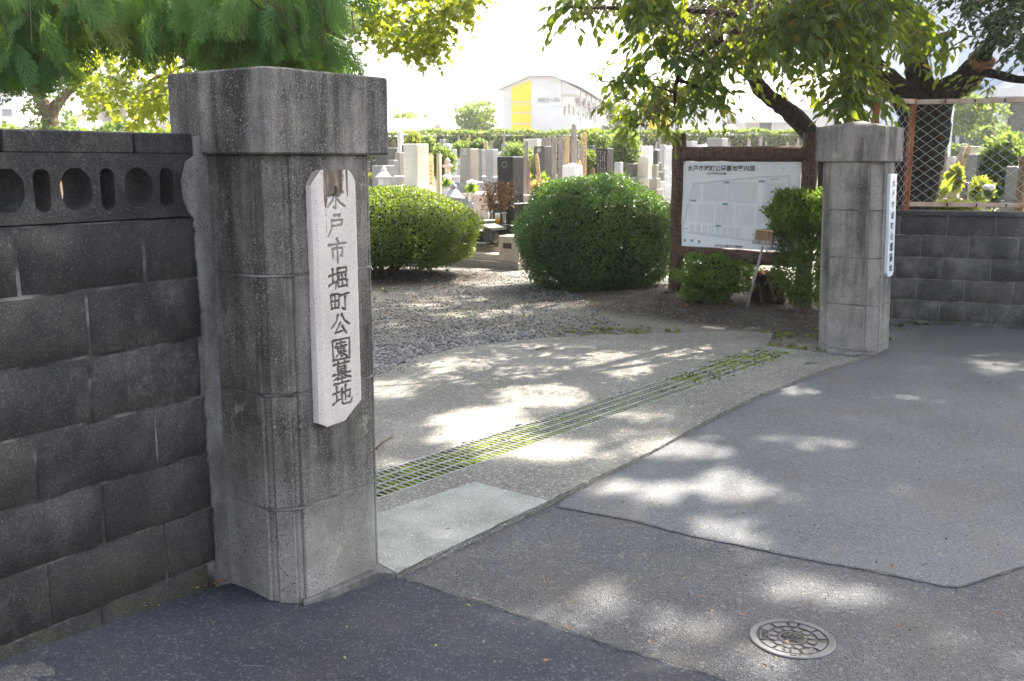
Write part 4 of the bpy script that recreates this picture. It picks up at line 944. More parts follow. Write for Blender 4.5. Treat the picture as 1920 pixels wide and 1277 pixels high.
# --- broadleaf tree with lobed leaves behind the left pillar
def lobed_tree():
    b = AT(600, 430, 10.2); b.z = 0
    root = thing('lobed_leaf_tree', 'sunlit yellow green tree with lobed leaves, behind the left pillar and wall', 'tree', b); m = MB(); a = AT
    limb(m, [b, a(598, 300, 10.2), a(590, 180, 10.2), a(570, 60, 10.2), a(560, -100, 10.2), a(560, -400, 10.2)], .15, .08, 10)
    m.build('trunk', M['bark_pale'], root, True); m = MB()
    limb(m, [a(575, 90, 10.2), a(480, 80, 10), a(380, 110, 9.8), a(270, 155, 9.6)], .045, .01); limb(m, [a(580, 120, 10.2), a(500, 150, 10), a(340, 150, 9.7), a(240, 190, 9.5)], .03, .008)
    limb(m, [a(565, 20, 10.2), a(660, 20, 10.4), a(760, 40, 10.6), a(840, 40, 10.8)], .04, .01); m.build('branches', M['bark_pale'], root, True)
    sets = []
    def add(poly, d0, d1, n, size=.085, hole=.3, hs=40):
        A = region(poly, d0, d1, n, hole, hs); P, D, N, S, tw = twig_leaves(A, size, STAR, STAR_F, 7, .26, .3, ndown=.4); sets.append((P, D, N, S))
    add([(160, 90), (165, 150), (185, 190), (230, 200), (300, 200), (330, 205), (330, 90), (240, 60)], 8.8, 10.2, 210, .078, .62)
    add([(270, -30), (280, 80), (330, 130), (500, 130), (600, 100), (640, -30)], 9.4, 10.8, 260, .085, .2)
    add([(590, -30), (610, 50), (660, 70), (720, 75), (750, 60), (765, 88), (800, 92), (845, 55), (862, 15), (905, -5), (925, -40)], 9.6, 11.4, 330, .082, .22)
    add([(760, 40), (770, 95), (815, 98), (830, 60)], 9.8, 10.6, 26)
    U_ = shade_points(2600, [(-4.2, .2, 5.6, 9.8), (-3.8, -.4, 1.5, 5.6), (-2.2, 1.6, 8.4, 12.6), (-1.8, 1.6, 7.0, 12.6)], 5.8, 8.6); P, D, N, S, tw = twig_leaves(U_, .14, STAR, STAR_F, 8, .55, .1, jitter=.5); sets.append((P, D, N, S))  # unseen upper leaves, spread to shade the left side and the gravel
    crown('crown', M['lf_maple'], root, sets, STAR, STAR_F); m = MB()
    for _ in range(14): q = U_[random.randrange(len(U_))]; limb(m, [a(560, -200, 10.2), Vector((q[0] * .5 - .9, q[1] * .5 + 5, q[2] * .6 + 1.6)), Vector(q)], .05, .012, 6)
    m.build('upper_branches', M['bark_pale'], root, True)
lobed_tree()
# --- cypress whose sprays hang over the dark wall
def cypress():
    b = Vector((-4.3, 6.2, 0)); root = thing('cypress_tree', 'green cypress with flat hanging sprays over the dark wall and left pillar', 'tree', b); m = MB()
    limb(m, [b, (-4.2, 6.2, 2), (-4.1, 6.1, 5), (-4.0, 6.1, 9)], .22, .10, 12); m.build('trunk', M['bark_pale'], root, True)
    # one flat spray: axis, side branchlets, scale-leaf fans
    T = []; TF = []
    def strip_(a, c, wd, z=0):
        a = np.array(a); c = np.array(c); d = c - a; q = np.array([-d[1], d[0]]) / (np.linalg.norm(d) + 1e-9) * wd; n0 = len(T)
        T.extend([[*(a - q), z], [*(a + q), z], [*((a + c) / 2 + q * 1.15), z - .004], [*c, z - .02], [*((a + c) / 2 - q * 1.15), z - .004]]); TF.extend([[n0, n0 + 4, n0 + 2], [n0, n0 + 2, n0 + 1], [n0 + 4, n0 + 3, n0 + 2]])
    strip_((0, 0), (0, 1), .014)
    for k in range(13):
        y = .05 + .072 * k; L = .40 * math.sin(math.pi * (.20 + .74 * (k + .5) / 13)) * random.uniform(.75, 1.15) + .05
        for sg in (-1, 1):
            yy = y + (.03 if sg > 0 else 0); e = (sg * L * random.uniform(.42, .62), yy + L * .80); strip_((0, yy), e, .0095, random.gauss(-.01, .02))
            nb = max(2, int(L * 10))
            for j in range(1, nb):
                t = j / nb; px, py = e[0] * t, yy + (e[1] - yy) * t; l2 = (1 - t * .5) * .12 * random.uniform(.7, 1.2)
                strip_((px, py), (px + sg * l2 * .78, py + l2 * .62), .0088, random.gauss(-.015, .03)); strip_((px, py), (px - sg * l2 * .12, py + l2), .0088, random.gauss(-.015, .03))
    T = np.array(T); TF = np.array(TF)
    T[:, 0] *= 1.05; T[:, 2] -= .22 * T[:, 1] ** 2 + .35 * np.abs(T[:, 0]) ** 1.5
    sets = []; tv = []; tf = []
    def add(poly, d0, d1, n, size=.30, hole=.1):
        A = region(poly, d0, d1, n, hole, 50); az = RNG.random(n) * 6.283; el = RNG.normal(-.85, .3, n)
        D = np.stack([np.cos(az) * np.cos(el) * .8 + .35, np.sin(az) * np.cos(el) * .8 - .15, np.sin(el)], -1); N = np.stack([RNG.normal(0, .6, n), RNG.normal(-.5, .6, n), RNG.normal(.5, .5, n)], -1)
        k = ~sunlit(A); sets.append((A[k], D[k], N[k], size * RNG.uniform(.7, 1.25, k.sum())))
        j = RNG.random(n) < .22; twig_mesh(tv, tf, A[j] - norm(D[j]) * .2, norm(D[j] + RNG.normal(0, .25, (j.sum(), 3))), .34, .0042)
    add([(-60, -80), (-60, 90), (30, 100), (75, 75), (110, 85), (115, 40), (330, 20), (620, -10), (640, -80)], 4.6, 6.0, 640, .23, .70)
    add([(330, -20), (335, 50), (400, 88), (470, 95), (540, 90), (600, 85), (625, 70), (600, 30), (560, -20)], 4.7, 5.8, 500, .215, .6)
    add([(-60, 60), (-40, 105), (30, 110), (70, 95), (110, 105), (125, 85), (60, 60)], 4.6, 5.6, 110, .2, .6)
    add([(120, 0), (130, 50), (200, 45), (330, 60), (340, 0)], 5.0, 6.0, 60, .2, .8)
    U_ = shade_points(950, [(-3.4, .6, 1.2, 4.6), (-2.4, .2, 2.2, 4.0)], 3.6, 6.5); n = len(U_); k = ~sunlit(U_)  # unseen sprays added to keep the left footway in shade
    sets.append((U_[k], RNG.normal(0, 1, (k.sum(), 3)) + [0, 0, -.6], RNG.normal(0, .5, (k.sum(), 3)) + [0, 0, 1], .42 * RNG.uniform(.8, 1.2, k.sum())))
    crown('crown', M['lf_cyp'], root, sets, T, TF); m = MB(); a = AT
    for pts in ([a(-150, -60, 5.6), a(60, 10, 5.3), a(250, 20, 5.2)], [a(60, -60, 5.6), a(360, 10, 5.3), a(520, 50, 5.2), a(580, 90, 5.15)], [a(430, -40, 5.4), a(540, 30, 5.2), a(620, 60, 5.1), a(650, 75, 5.1)], [a(-100, 30, 5.4), a(-10, 70, 5.2), a(60, 100, 5.1)], [a(-400, -200, 6), a(100, -120, 5.6), a(450, -60, 5.4)]): limb(m, pts, .022, .006, 6)
    m.build('branches', M['twig'], root, True); mesh_np('twigs', np.concatenate(tv), [np.concatenate(tf)], M['twig'], root)
cypress()

# --- clipped shrubs
def shell(c, rad, n, p=2.4, bottom=-1.0, seed=0, lump=.04, jit=.02):
    """points on a slightly lumpy rounded form, with outward direction"""
    d = norm(RNG.normal(0, 1, (n * 2, 3))); d = d[d[:, 2] > bottom][:n]
    s = 1 / (np.abs(d) ** p).sum(1) ** (1 / p); ph = np.arange(6) * 1.7 + seed
    l = 1 + lump * (np.sin(d[:, 0] * 6 + ph[0]) * np.sin(d[:, 1] * 7 + ph[1]) + .8 * np.sin(d[:, 2] * 8 + ph[2] + d[:, 0] * 3) + .7 * np.sin(d[:, 0] * 19 + ph[3]) * np.sin(d[:, 2] * 21 + ph[4]) * np.sin(d[:, 1] * 17 + ph[5])) + RNG.normal(0, jit, len(d))
    r_ = np.array(rad); P = np.array(c) + d * s[:, None] * l[:, None] * r_; return P, norm(d / r_)
def shrub(name, label, c, rad, mat, n, size, p=2.4, bottom=-.75, rz=0, trunk=True, lump=.04, group=None, inner=.86, jit=.025, cat='shrub', seed=0, loose=0.0):
    gz = zgf(c[0], c[1]); root = thing(name, label, cat, (c[0], c[1], gz), 0, group); sets = []
    ca, sa = math.cos(rz), math.sin(rz)
    for frac, sc in ((.62, 1.0), (.38, .93)):
        P, O = shell((0, 0, 0), rad, int(n * frac), p, bottom, seed, lump, jit + loose * .3)
        P = P * sc; P = np.stack([P[:, 0] * ca - P[:, 1] * sa, P[:, 0] * sa + P[:, 1] * ca, P[:, 2]], -1) + np.array(c); O = np.stack([O[:, 0] * ca - O[:, 1] * sa, O[:, 0] * sa + O[:, 1] * ca, O[:, 2]], -1)
        k = P[:, 2] > gz - .02; P, O = P[k], O[k]
        D = O * .55 + RNG.normal(0, .62, P.shape) + [0, 0, .25]; N = O + RNG.normal(0, .5, P.shape); sets.append((P, D, N, size * RNG.uniform(.65, 1.25, len(P))))
    crown('crown', mat, root, sets, CHIP, CHIP_F)
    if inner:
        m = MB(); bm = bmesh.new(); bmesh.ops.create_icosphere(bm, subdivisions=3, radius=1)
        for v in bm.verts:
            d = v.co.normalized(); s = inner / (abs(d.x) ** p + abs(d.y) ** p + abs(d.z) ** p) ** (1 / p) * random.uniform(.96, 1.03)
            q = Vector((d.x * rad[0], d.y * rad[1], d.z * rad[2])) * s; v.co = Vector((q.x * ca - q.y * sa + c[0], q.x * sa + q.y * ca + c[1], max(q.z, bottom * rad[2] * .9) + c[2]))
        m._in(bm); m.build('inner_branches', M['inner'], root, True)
    if trunk:
        m = MB()
        for _ in range(7):
            a = random.random() * 6.28; e = Vector((c[0] + math.cos(a) * rad[0] * .5, c[1] + math.sin(a) * rad[1] * .5, c[2] - rad[2] * .4)); f = Vector((c[0] + random.gauss(0, .06), c[1] + random.gauss(0, .06), gz - .03)); limb(m, [f, f.lerp(e, .5) + Vector((0, 0, .04)), e], .028, .015, 6)
        m.build('stems', M['twig'], root, True)
    return root
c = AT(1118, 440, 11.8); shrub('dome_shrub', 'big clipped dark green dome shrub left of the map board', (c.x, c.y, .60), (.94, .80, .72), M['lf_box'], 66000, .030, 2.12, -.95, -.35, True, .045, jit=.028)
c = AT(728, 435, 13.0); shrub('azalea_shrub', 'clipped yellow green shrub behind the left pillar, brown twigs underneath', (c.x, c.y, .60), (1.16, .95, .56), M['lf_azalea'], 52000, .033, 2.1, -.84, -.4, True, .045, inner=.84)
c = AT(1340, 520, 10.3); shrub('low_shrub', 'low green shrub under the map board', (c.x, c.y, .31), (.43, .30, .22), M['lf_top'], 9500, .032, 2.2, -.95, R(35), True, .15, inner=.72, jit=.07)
def topiary():
    c = AT(1510, 400, 9.9); root = shrub('topiary_shrub', 'bright clipped shrub on a bare trunk beside the right gate pillar', (c.x, c.y, .98), (.33, .30, .22), M['lf_top'], 12000, .034, 2.3, -.8, 0, False, .12, inner=.74, jit=.08)
    m = MB(); f = Vector((c.x + .02, c.y, zgf(c.x, c.y) - .05))
    limb(m, [f, f + Vector((0, 0, .35)), f + Vector((-.02, 0, .75))], .10, .06, 9)
    for k in range(9): a = k * .7; limb(m, [f + Vector((0, 0, .45)), f + Vector((math.cos(a) * .12, math.sin(a) * .12, .65)), f + Vector((math.cos(a) * .25, math.sin(a) * .22, .85))], .02, .01, 6)
    m.build('trunk', M['twig'], root, True)
    P, O = shell((c.x + .06, c.y - .02, .52), (.31, .26, .44), 8000, 2.2, -.9, 3, .14, .10); D = O + RNG.normal(0, .7, P.shape); crown('lower_crown', M['lf_azalea'], root, [(P, D, O, .036 * RNG.uniform(.6, 1.2, len(P)))], CHIP, CHIP_F)
topiary()

# ------------------------------------------------------------------ wire fence on the right wall
def wire_fence():
    P0 = RA + RU * .07 - RN * .05; z0, z1 = 1.06, 2.035
    root = thing('wire_fence', 'rusty post and diamond wire fence on top of the low grey wall', 'fence', (P0.x, P0.y, z0)); L = 7.5
    def post(p, za, zb):
        m = MB(); Mx = Matrix.Translation((p.x, p.y, 0)) @ Matrix.Rotation(math.atan2(RU.y, RU.x), 4, 'Z')
        m.box((0, 0, (za + zb) / 2), (.062, .062, zb - za), .006, Mx); m.build('post', M['rust'], root, True)
    post(P0 + RU * -.02, .95, 2.05)
    Q = AT(1637, 300, 8.75); Q.z = 0; post(Q, 0, 2.06)
    for s in (1.9, 3.8, 5.7, 7.5): post(P0 + RU * s, 1.03, 2.05)
    m = MB(); Mx = Matrix(((RU.x, RN.x, 0, P0.x), (RU.y, RN.y, 0, P0.y), (0, 0, 1, 0), (0, 0, 0, 1)))
    m.box((L / 2, 0, 2.018), (L, .04, .042), .004); m.xform(Mx).build('top_rail', M['rail'], root, True)
    m = MB(); m.box((L / 2, 0, 1.105), (L, .04, .040), .004); m.xform(Mx).build('bottom_rail', M['rail'], root, True)
    k = .25
    while k < 3.0:
        MB().box((k, .022, 2.018), (.012, .006, .03)).xform(Mx).build('clamp', M['crack'], root, True); MB().box((k + .08, .022, 1.105), (.012, .006, .03)).xform(Mx).build('clamp', M['crack'], root, True); k += .24
    d = Q - P0; d.z = 0; LL = d.length; u2 = d.normalized()
    m = MB(); M2 = Matrix(((u2.x, -u2.y, 0, P0.x), (u2.y, u2.x, 0, P0.y), (0, 0, 1, 0), (0, 0, 0, 1)))
    m.box((LL / 2, 0, 2.02), (LL - .06, .035, .04), .004); m.xform(M2).build('top_rail', M['rail'], root, True)
    def mesh(o, u, n, L, za, zb, cw, ch, name):
        """two families of crimped wires crossing as diamonds"""
        V = []; F = []; r_ = .0021; n0 = 0; nn = int(L / cw) + int((zb - za) / ch) + 4
        for fam in (1, -1):
            for k in range(-int((zb - za) / ch) - 2, int(L / cw) + 3):
                pts = []; s0 = k * cw + (0 if fam == 1 else 0)
                steps = int((zb - za) / (ch / 2)); 
                for j in range(steps + 1):
                    z = za + j * ch / 2; s = s0 + fam * j * cw / 2 + (0 if fam == 1 else steps * 0)
                    if fam == -1: s = s0 + (steps - j) * cw / 2
                    pts.append((s, .004 * (1 if (j % 2) else -1) * fam, z))
                pts = [p for p in pts if 0 <= p[0] <= L]
                if len(pts) < 2: continue
                ring = []
                for (s, y, z) in pts:
                    c = o + u * s + n * y
                    for a in (0, 2.09, 4.19): ring.append((c.x + n.x * r_ * math.cos(a), c.y + n.y * r_ * math.cos(a), z + r_ * math.sin(a) * 1.5))
                for j in range(len(pts) - 1):
                    for q in range(3): F.append([n0 + 3 * j + q, n0 + 3 * j + (q + 1) % 3, n0 + 3 * j + 3 + (q + 1) % 3, n0 + 3 * j + 3 + q])
                V += ring; n0 += len(ring)
        mesh_np(name, np.array(V), [np.array(F)], M['wire'], root)
    mesh(P0, RU, RN, L, 1.12, 2.0, .118, .088, 'wire_mesh')
    mesh(P0, u2, Vector((-u2.y, u2.x, 0)), LL, 1.05, 2.0, .118, .088, 'wire_mesh')
wire_fence()

# ------------------------------------------------------------------ map board
def map_board():
    A = Vector((1.788, 10.734, 0)); u = Vector((math.sin(R(124.9)), math.cos(R(124.9)), 0)); n = Vector((u.y, -u.x, 0)); n = -n if n.dot(A) > 0 else n
    root = thing('map_board', 'brown log framed notice board with a white cemetery map', 'map board', (A.x, A.y, .05)); base = lambda s, z, d=0: A + u * s + n * d + Vector((0, 0, z))
    def log(name, p, q, r_, nseg=12):
        m = MB(); pts = [p.lerp(q, k / nseg) for k in range(nseg + 1)]
        m.tube([x + Vector((random.gauss(0, .0025), random.gauss(0, .0025), random.gauss(0, .0025))) for x in pts], [r_ * random.uniform(.96, 1.05) for _ in pts], 16); return m.build(name, M['log'], root, True)
    for s, zt in ((0, 1.785), (1.415, 1.775)): log('post', base(s, -.1), base(s, zt), .076)
    log('top_beam', base(.03, 1.57), base(1.39, 1.565), .078); log('bottom_beam', base(.03, .525), base(1.39, .505), .072)
    m = MB(); B = Matrix(((u.x, 0, n.x, A.x), (u.y, 0, n.y, A.y), (0, 1, 0, 0), (0, 0, 1, 0)))
    B = Matrix(((u.x, 0, n.x, A.x), (u.y, 0, n.y, A.y), (0, 1, 0, 0), (0, 0, 0, 1)))
    x0, x1, y0, y1 = .035, 1.335, .595, 1.488; zf = .030
    m.box(((x0 + x1) / 2, (y0 + y1) / 2, zf - .012), (x1 - x0, y1 - y0, .024), .002).xform(B).build('panel', M['panel'], root, True)
    sx = (x1 - x0) / 850.0; sy = (y1 - y0) / 600.0                # the panel's own grid, taken from the enlarged photo
    X = lambda v: x0 + (v - 125) * sx; Yb = lambda v: y1 - (v - 240) * sy
    ms = []
    def tx(body, cx, cy, size, align='CENTER', space=1.0): ms.append(text_mesh('lettering', body, size, (X(cx), Yb(cy), zf + .0012), M['ink'], None, None, 0, align, False, space, 1.0, size * .022))
    tx('水戸市堀町公園墓地案内図', 178, 300, .063, 'LEFT', .98); tx('水戸市堀町2085番', 325, 328, .027, 'LEFT'); tx('水', 175, 808, .040); tx('戸', 228, 812, .040); tx('市', 284, 815, .040)
    tx('水戸市公園墓地管理事務所', 397, 832, .027, 'LEFT', .98); tx('00番地の1', 775, 832, .030, 'LEFT'); tx('電話229-81', 765, 856, .030, 'LEFT'); tx('駐', 672, 740, .018); tx('車', 700, 742, .018); tx('場', 729, 744, .018)
    bm = bmesh.new()
    for q in ms: bm.from_mesh(q); bpy.data.meshes.remove(q)
    o = MB(); o.bm.free(); o.bm = bm; o.xform(B).build('lettering', M['ink'], root, True)
    l = MB()
    def ln(pts, w, z=.0012, mm=l):
        for a, b in zip(pts, pts[1:]):
            a = Vector((X(a[0]), Yb(a[1]), zf + z)); b = Vector((X(b[0]), Yb(b[1]), zf + z)); d = (b - a).normalized(); q = Vector((-d.y, d.x, 0)) * w; mm.face([a - q, b - q, b + q, a + q])
    ln([(225, 392), (695, 340), (908, 332), (912, 520), (880, 800), (600, 775), (138, 737), (225, 392)], .0018); ln([(234, 400), (697, 348), (899, 341), (903, 520)], .0012); ln([(234, 400), (150, 728), (600, 766), (870, 790)], .0012)
    ln([(483, 390), (483, 514), (683, 518)], .0012); ln([(492, 390), (492, 505), (683, 509)], .0012); ln([(728, 519), (900, 523)], .0012)
    for k in range(24): a0, a1 = k * math.pi / 12, (k + 1) * math.pi / 12; ln([(828 + 31 * math.cos(a0), 287 + 31 * math.sin(a0)), (828 + 31 * math.cos(a1), 287 + 31 * math.sin(a1))], .0008)
    ln([(800, 289), (868, 283)], .0009); ln([(868, 283), (856, 278)], .0012); ln([(868, 283), (858, 290)], .0012)
    l.xform(B).build('map_outline', M['line_dark'], root, True)
    l = MB()
    def block(ax, ay, bx, by, nx, ny):
        for i in range(nx + 1): xx = ax + (bx - ax) * i / nx; ln([(xx, ay), (xx, by)], .0009 if i % 2 else .0016, .0012, l)
        for j in range(ny + 1): yy = ay + (by - ay) * j / ny; ln([(ax, yy), (bx, yy)], .0007, .0016, l)
    for q in ((232, 410, 275, 505, 4, 9), (305, 392, 465, 510, 14, 14), (500, 380, 683, 500, 18, 14), (742, 382, 880, 512, 12, 14), (272, 540, 380, 660, 10, 14), (405, 540, 520, 672, 10, 14), (548, 545, 668, 675, 10, 14), (700, 545, 820, 660, 10, 14), (180, 545, 240, 660, 4, 10)): block(*q)
    for k in range(8): x = 215 + k * 48; block(x, 684 + k * 1.5, x + 28, 735 + k * 3, 3, 8)
    l.xform(B).build('map_plots', M['line'], root, True)
    for cx, cy in ((470, 382), (718, 372), (230, 513), (466, 531), (792, 537), (421, 685)): MB().box((X(cx), Yb(cy), zf + .001), (44 * sx, 15 * sy, .003)).xform(B).build('map_tag', M['teal'], root, True)
    t = MB()                                                     # tag captions too small to read in the photograph
    for cx, cy, n_ in ((470, 382, 4), (718, 372, 4), (230, 513, 4), (466, 531, 4), (792, 537, 4), (421, 685, 4), (806, 356, 7), (183, 714, 4)):
        for k in range(n_): t.box((X(cx + (k - n_ / 2 + .5) * 9), Yb(cy), zf + .0032), (5.5 * sx, 7 * sy, .001))
    t.xform(B).build('small_captions', M['line_dark'], root, True)
    for cx, cy in ((150, 254), (957, 258), (124, 806)): MB().lathe([(.006, 0), (.006, .004), (.003, .006)], (X(cx), Yb(cy), zf), 10).xform(B).build('screw', M['iron'], root, True)
map_board()
def stake():
    a = G(1402, 571, .06); b = AT(1430, 462, a.y - .05); root = thing('wooden_stake', 'thin leaning stake with a small weathered wooden box top, before the map board', 'stake', (a.x, a.y, .03))
    m = MB(); d = (b - a).normalized(); m.tube([a - d * .08, a.lerp(b, .5) + Vector((.004, 0, 0)), b], [.014, .013, .012], 8); m.build('stick', M['wood_grey'], root, True)
    Mx = Matrix.Translation(b + d * .055) @ Matrix.Rotation(R(-24), 4, 'Z') @ Matrix.Rotation(R(4), 4, 'Y')
    m = MB(); m.box((0, 0, .045), (.175, .10, .115), .004, Mx); m.build('box', M['wood_brown'], root, True)
    m = MB(); m.poly([(-.094, -.06), (.094, -.06), (.094, .06), (-.094, .06)], .1025, .118, .002, [(-.07, -.045), (.07, -.045), (.07, .045), (-.07, .045)]).xform(Mx).build('lid', M['wood_tan'], root, True)
    m = MB(); m.box((-.004, -.006, -.023), (.198, .118, .020), .003, Mx); m.box((-.004, -.058, -.004), (.19, .012, .03), .002, Mx); m.build('ledge', M['wood_grey'], root, True)
stake()
def stump():
    c = AT(1442, 530, 10.4); root = thing('tree_stump', 'dark rotten tree stump with cut side branches behind the leaning stake', 'stump', (c.x, c.y, .04)); m = MB()
    m.tube([Vector((c.x, c.y, -.05)), Vector((c.x, c.y, .12)), Vector((c.x + .01, c.y, .26)), Vector((c.x, c.y, .33))], [.20, .165, .17, .15], 14)
    for v in m.bm.verts: v.co += Vector((random.gauss(0, .012), random.gauss(0, .012), random.gauss(0, .01)))
    m.build('stump', M['bark'], root, True)
    m = MB(); m.lathe([(.155, 0), (.14, .03), (.08, .035)], (c.x, c.y, .31), 14)
    for v in m.bm.verts: v.co += Vector((random.gauss(0, .01), random.gauss(0, .01), random.gauss(0, .01)))
    m.build('cut_top', M['cutwood'], root, True); m = MB()
    for a, b in (((-.06, -.16, .30), (.02, -.22, .06)), ((.10, -.15, .29), (.04, -.21, .08)), ((-.14, -.10, .25), (-.10, -.17, .03)), ((.16, -.08, .22), (.20, -.16, .02))): m.tube([c.xy.to_3d() + Vector(a), c.xy.to_3d() + Vector(b)], [.016, .018], 7)
    m.build('cut_branches', M['twig'], root, True)
stump()
def weed(name, label, c, n, L, W, mat, el=(.4, 1.1), group=None):
    root = thing(name, label, 'weed', (c.x, c.y, c.z), 0, group); P = np.tile(np.array(c), (n, 1)) + RNG.normal(0, L * .06, (n, 3)) * [1, 1, 0]; az = RNG.random(n) * 6.28; e = RNG.uniform(*el, n)
    D = np.stack([np.cos(az) * np.cos(e), np.sin(az) * np.cos(e), np.sin(e)], -1); V = []; F = []; rn = []; q0 = 0
    for i in range(n):
        l = L * random.uniform(.6, 1.1); s = norm(np.cross(D[i], [0, 0, 1])); k = 6; pts = []
        for j in range(k + 1):
            t = j / k; p = P[i] + D[i] * l * t + np.array([0, 0, -.45 * l * t * t]); wd = W * math.sin(math.pi * (.12 + .88 * t)) ** .8 * (1 if j < k else .1); pts += [p - s * wd, p + np.array([0, 0, -.12 * wd]), p + s * wd]
        for j in range(k):
            for q in (0, 1): F.append([q0 + 3 * j + q, q0 + 3 * j + q + 1, q0 + 3 * j + q + 4, q0 + 3 * j + q + 3])
        V += pts; rn += [random.random()] * len(pts); q0 += len(pts)
    mesh_np('leaves', np.array(V), [np.array(F)], mat, root, rnd=rn, smooth=True)
c = G(1729, 611); weed('weed_plant', 'green rosette weed at the foot of the grey wall', c + Vector((0, .03, .01)), 9, .15, .022, M['lf_top'])
for px, py, n, L, lab in ((790, 516, 14, .16, 'low weed on the soil at the right foot of the azalea shrub'), (838, 517, 16, .14, 'leafy weed on the sunlit gravel in front of the grave steps'), (722, 548, 10, .10, 'small yellowing weed beside the left gate pillar edge'), (1690, 615, 8, .09, 'flat weed in the corner beside the right gate pillar'), (1668, 640, 16, .07, 'fine grass tuft at the foot of the right gate pillar'), (1465, 552, 14, .16, 'leafy weed right of the tree stump'), (1395, 540, 12, .12, 'small weed left of the tree stump')):
    c = G(px, py, .0); c.z = zgf(c.x, c.y) + .01; weed('weed_plant', lab, c, n, L, .014 if n < 16 else .006, M['lf_azalea'] if n < 12 else M['lf_top'])

# ------------------------------------------------------------------ gravel, leaf litter: nobody could count them
def pebbles():
    ico = bmesh.new(); bmesh.ops.create_icosphere(ico, subdivisions=1, radius=1); B = np.array([v.co[:] for v in ico.verts]); Fb = np.array([[v.index for v in f.verts] for f in ico.faces]); ico.free()
    P = []; S = []
    polyA = [(696, 700), (760, 678), (860, 655), (1010, 638), (1120, 632), (1180, 625), (1080, 560), (1010, 515), (870, 505), (700, 560)]; polyB = [(696, 705), (780, 680), (900, 655), (1010, 640), (1000, 622), (860, 625), (696, 655)]
    for poly, n, s0, s1 in ((polyA, 9000, .005, .013), (polyB, 7000, .007, .018)):
        xs = [p[0] for p in poly]; ys = [p[1] for p in poly]; px = RNG.uniform(min(xs), max(xs), n * 3); py = RNG.uniform(min(ys), max(ys), n * 3); k = in_poly(px, py, poly)
        pts = [G(a, b) for a, b in zip(px[k][:n], py[k][:n])]; P += [(p.x, p.y) for p in pts]; S += list(s0 + (s1 - s0) * RNG.random(len(pts)) ** 2)
    for _ in range(1500):                                        # stones strayed over the edge of the apron
        t = random.random() * 5; k = int(t); e = [(690, 705), (760, 682), (860, 657), (1010, 640), (1120, 634), (1380, 626)]; u = t - k; x = e[k][0] + (e[k + 1][0] - e[k][0]) * u; y = e[k][1] + (e[k + 1][1] - e[k][1]) * u
        p = G(x, y + abs(random.gauss(0, 9))); P.append((p.x, p.y)); S.append(random.uniform(.003, .010))
    for _ in range(900):                                         # loose grit on the apron, asphalt and soil
        p = G(random.uniform(705, 1900), random.uniform(540, 1250)); P.append((p.x, p.y)); S.append(random.uniform(.0015, .0045))
    P = np.array(P); S = np.array(S); n = len(P); off = np.where(P[:, 1] < 7.2, .022, 0)
    A = RNG.random(n) * 6.283; sc = S[:, None] * RNG.uniform(.6, 1.3, (n, 3)) * [1, 1, .7]
    V = B[None] * sc[:, None] * (1 + RNG.normal(0, .13, (n, 12, 1))); ca, sa = np.cos(A)[:, None], np.sin(A)[:, None]
    X = V[..., 0] * ca - V[..., 1] * sa + P[:, 0:1]; Y = V[..., 0] * sa + V[..., 1] * ca + P[:, 1:2]; Z = V[..., 2] + (zg(P[:, 0], P[:, 1]) + off + S * .3)[:, None]
    F = (Fb[None] + (np.arange(n) * 12)[:, None, None]).reshape(-1, 3)
    tag(mesh_np('gravel', np.stack([X, Y, Z], -1).reshape(-1, 3), [F], M['pebble'], rnd=np.repeat(RNG.random(n), 12)), kind='stuff')
pebbles()
def litter():
    P = []; S = []; col = []
    def put(n, fx, fy, s, c0=0, c1=.9):
        for _ in range(n):
            p = G(fx(), fy()); P.append((p.x, p.y, 0)); S.append(s * random.uniform(.6, 1.2)); col.append(random.uniform(c0, c1))
    U = random.uniform
    put(420, lambda: U(700, 1540), lambda: U(525, 620), .035); put(240, lambda: U(1230, 1545), lambda: U(550, 585), .05, .3, .9); put(70, lambda: U(700, 1900), lambda: U(640, 1270), .02); put(40, lambda: U(60, 1900), lambda: U(900, 1270), .018, .85, .97)
    put(130, lambda: U(690, 830), lambda: U(500, 545), .045, .2, .9); put(60, lambda: U(1670, 1900), lambda: U(608, 640), .02)
    for _ in range(380):                                         # needles and chaff along the wall foot
        t = U(0, 1); x = 430 * t; y = 1252 - 155 * t + abs(random.gauss(0, 14)) + 4; p = G(x, y); P.append((p.x, p.y, 0)); S.append(U(.005, .02)); col.append(U(0, 1))
    P = np.array(P); P[:, 2] = zg(P[:, 0], P[:, 1]) + np.where(P[:, 1] < 7.5, .032, .012); n = len(P)
    D = np.stack([RNG.normal(0, 1, n), RNG.normal(0, 1, n), RNG.normal(0, .15, n)], -1); N = np.stack([RNG.normal(0, .3, n), RNG.normal(0, .3, n), np.ones(n)], -1)
    V, F, r_ = leaves(P, D, N, np.array(S), LEAF * [1, 1, 1.6], LEAF_F, np.array(col)); tag(mesh_np('fallen_leaves', V, [F], M['litter'], rnd=r_), kind='stuff')
litter()
def twig(label, pts, r_, mat='twig'):
    p = [G(x, y, z) for x, y, z in pts]; root = MB()
    root.tube(p, [r_] * (len(p) - 1) + [r_ * .4], 6); o = root.build('fallen_twig', M[mat]); tag(o, label, 'twig')
twig('thin pale crooked twig on the asphalt by the wall corner', [(393, 1110, .022), (415, 1128, .026), (426, 1146, .022), (440, 1145, .022)], .0022)
twig('reddish brown forked twig on the apron by the left pillar', [(704, 842, .036), (718, 828, .040), (738, 818, .036)], .006)
twig('dark twig lying between the gravel and the apron', [(1005, 655, .034), (1020, 653, .037), (1040, 652, .034)], .005)
twig('thin twig on the apron near the right pillar', [(1510, 681, .036), (1535, 680, .036)], .006)

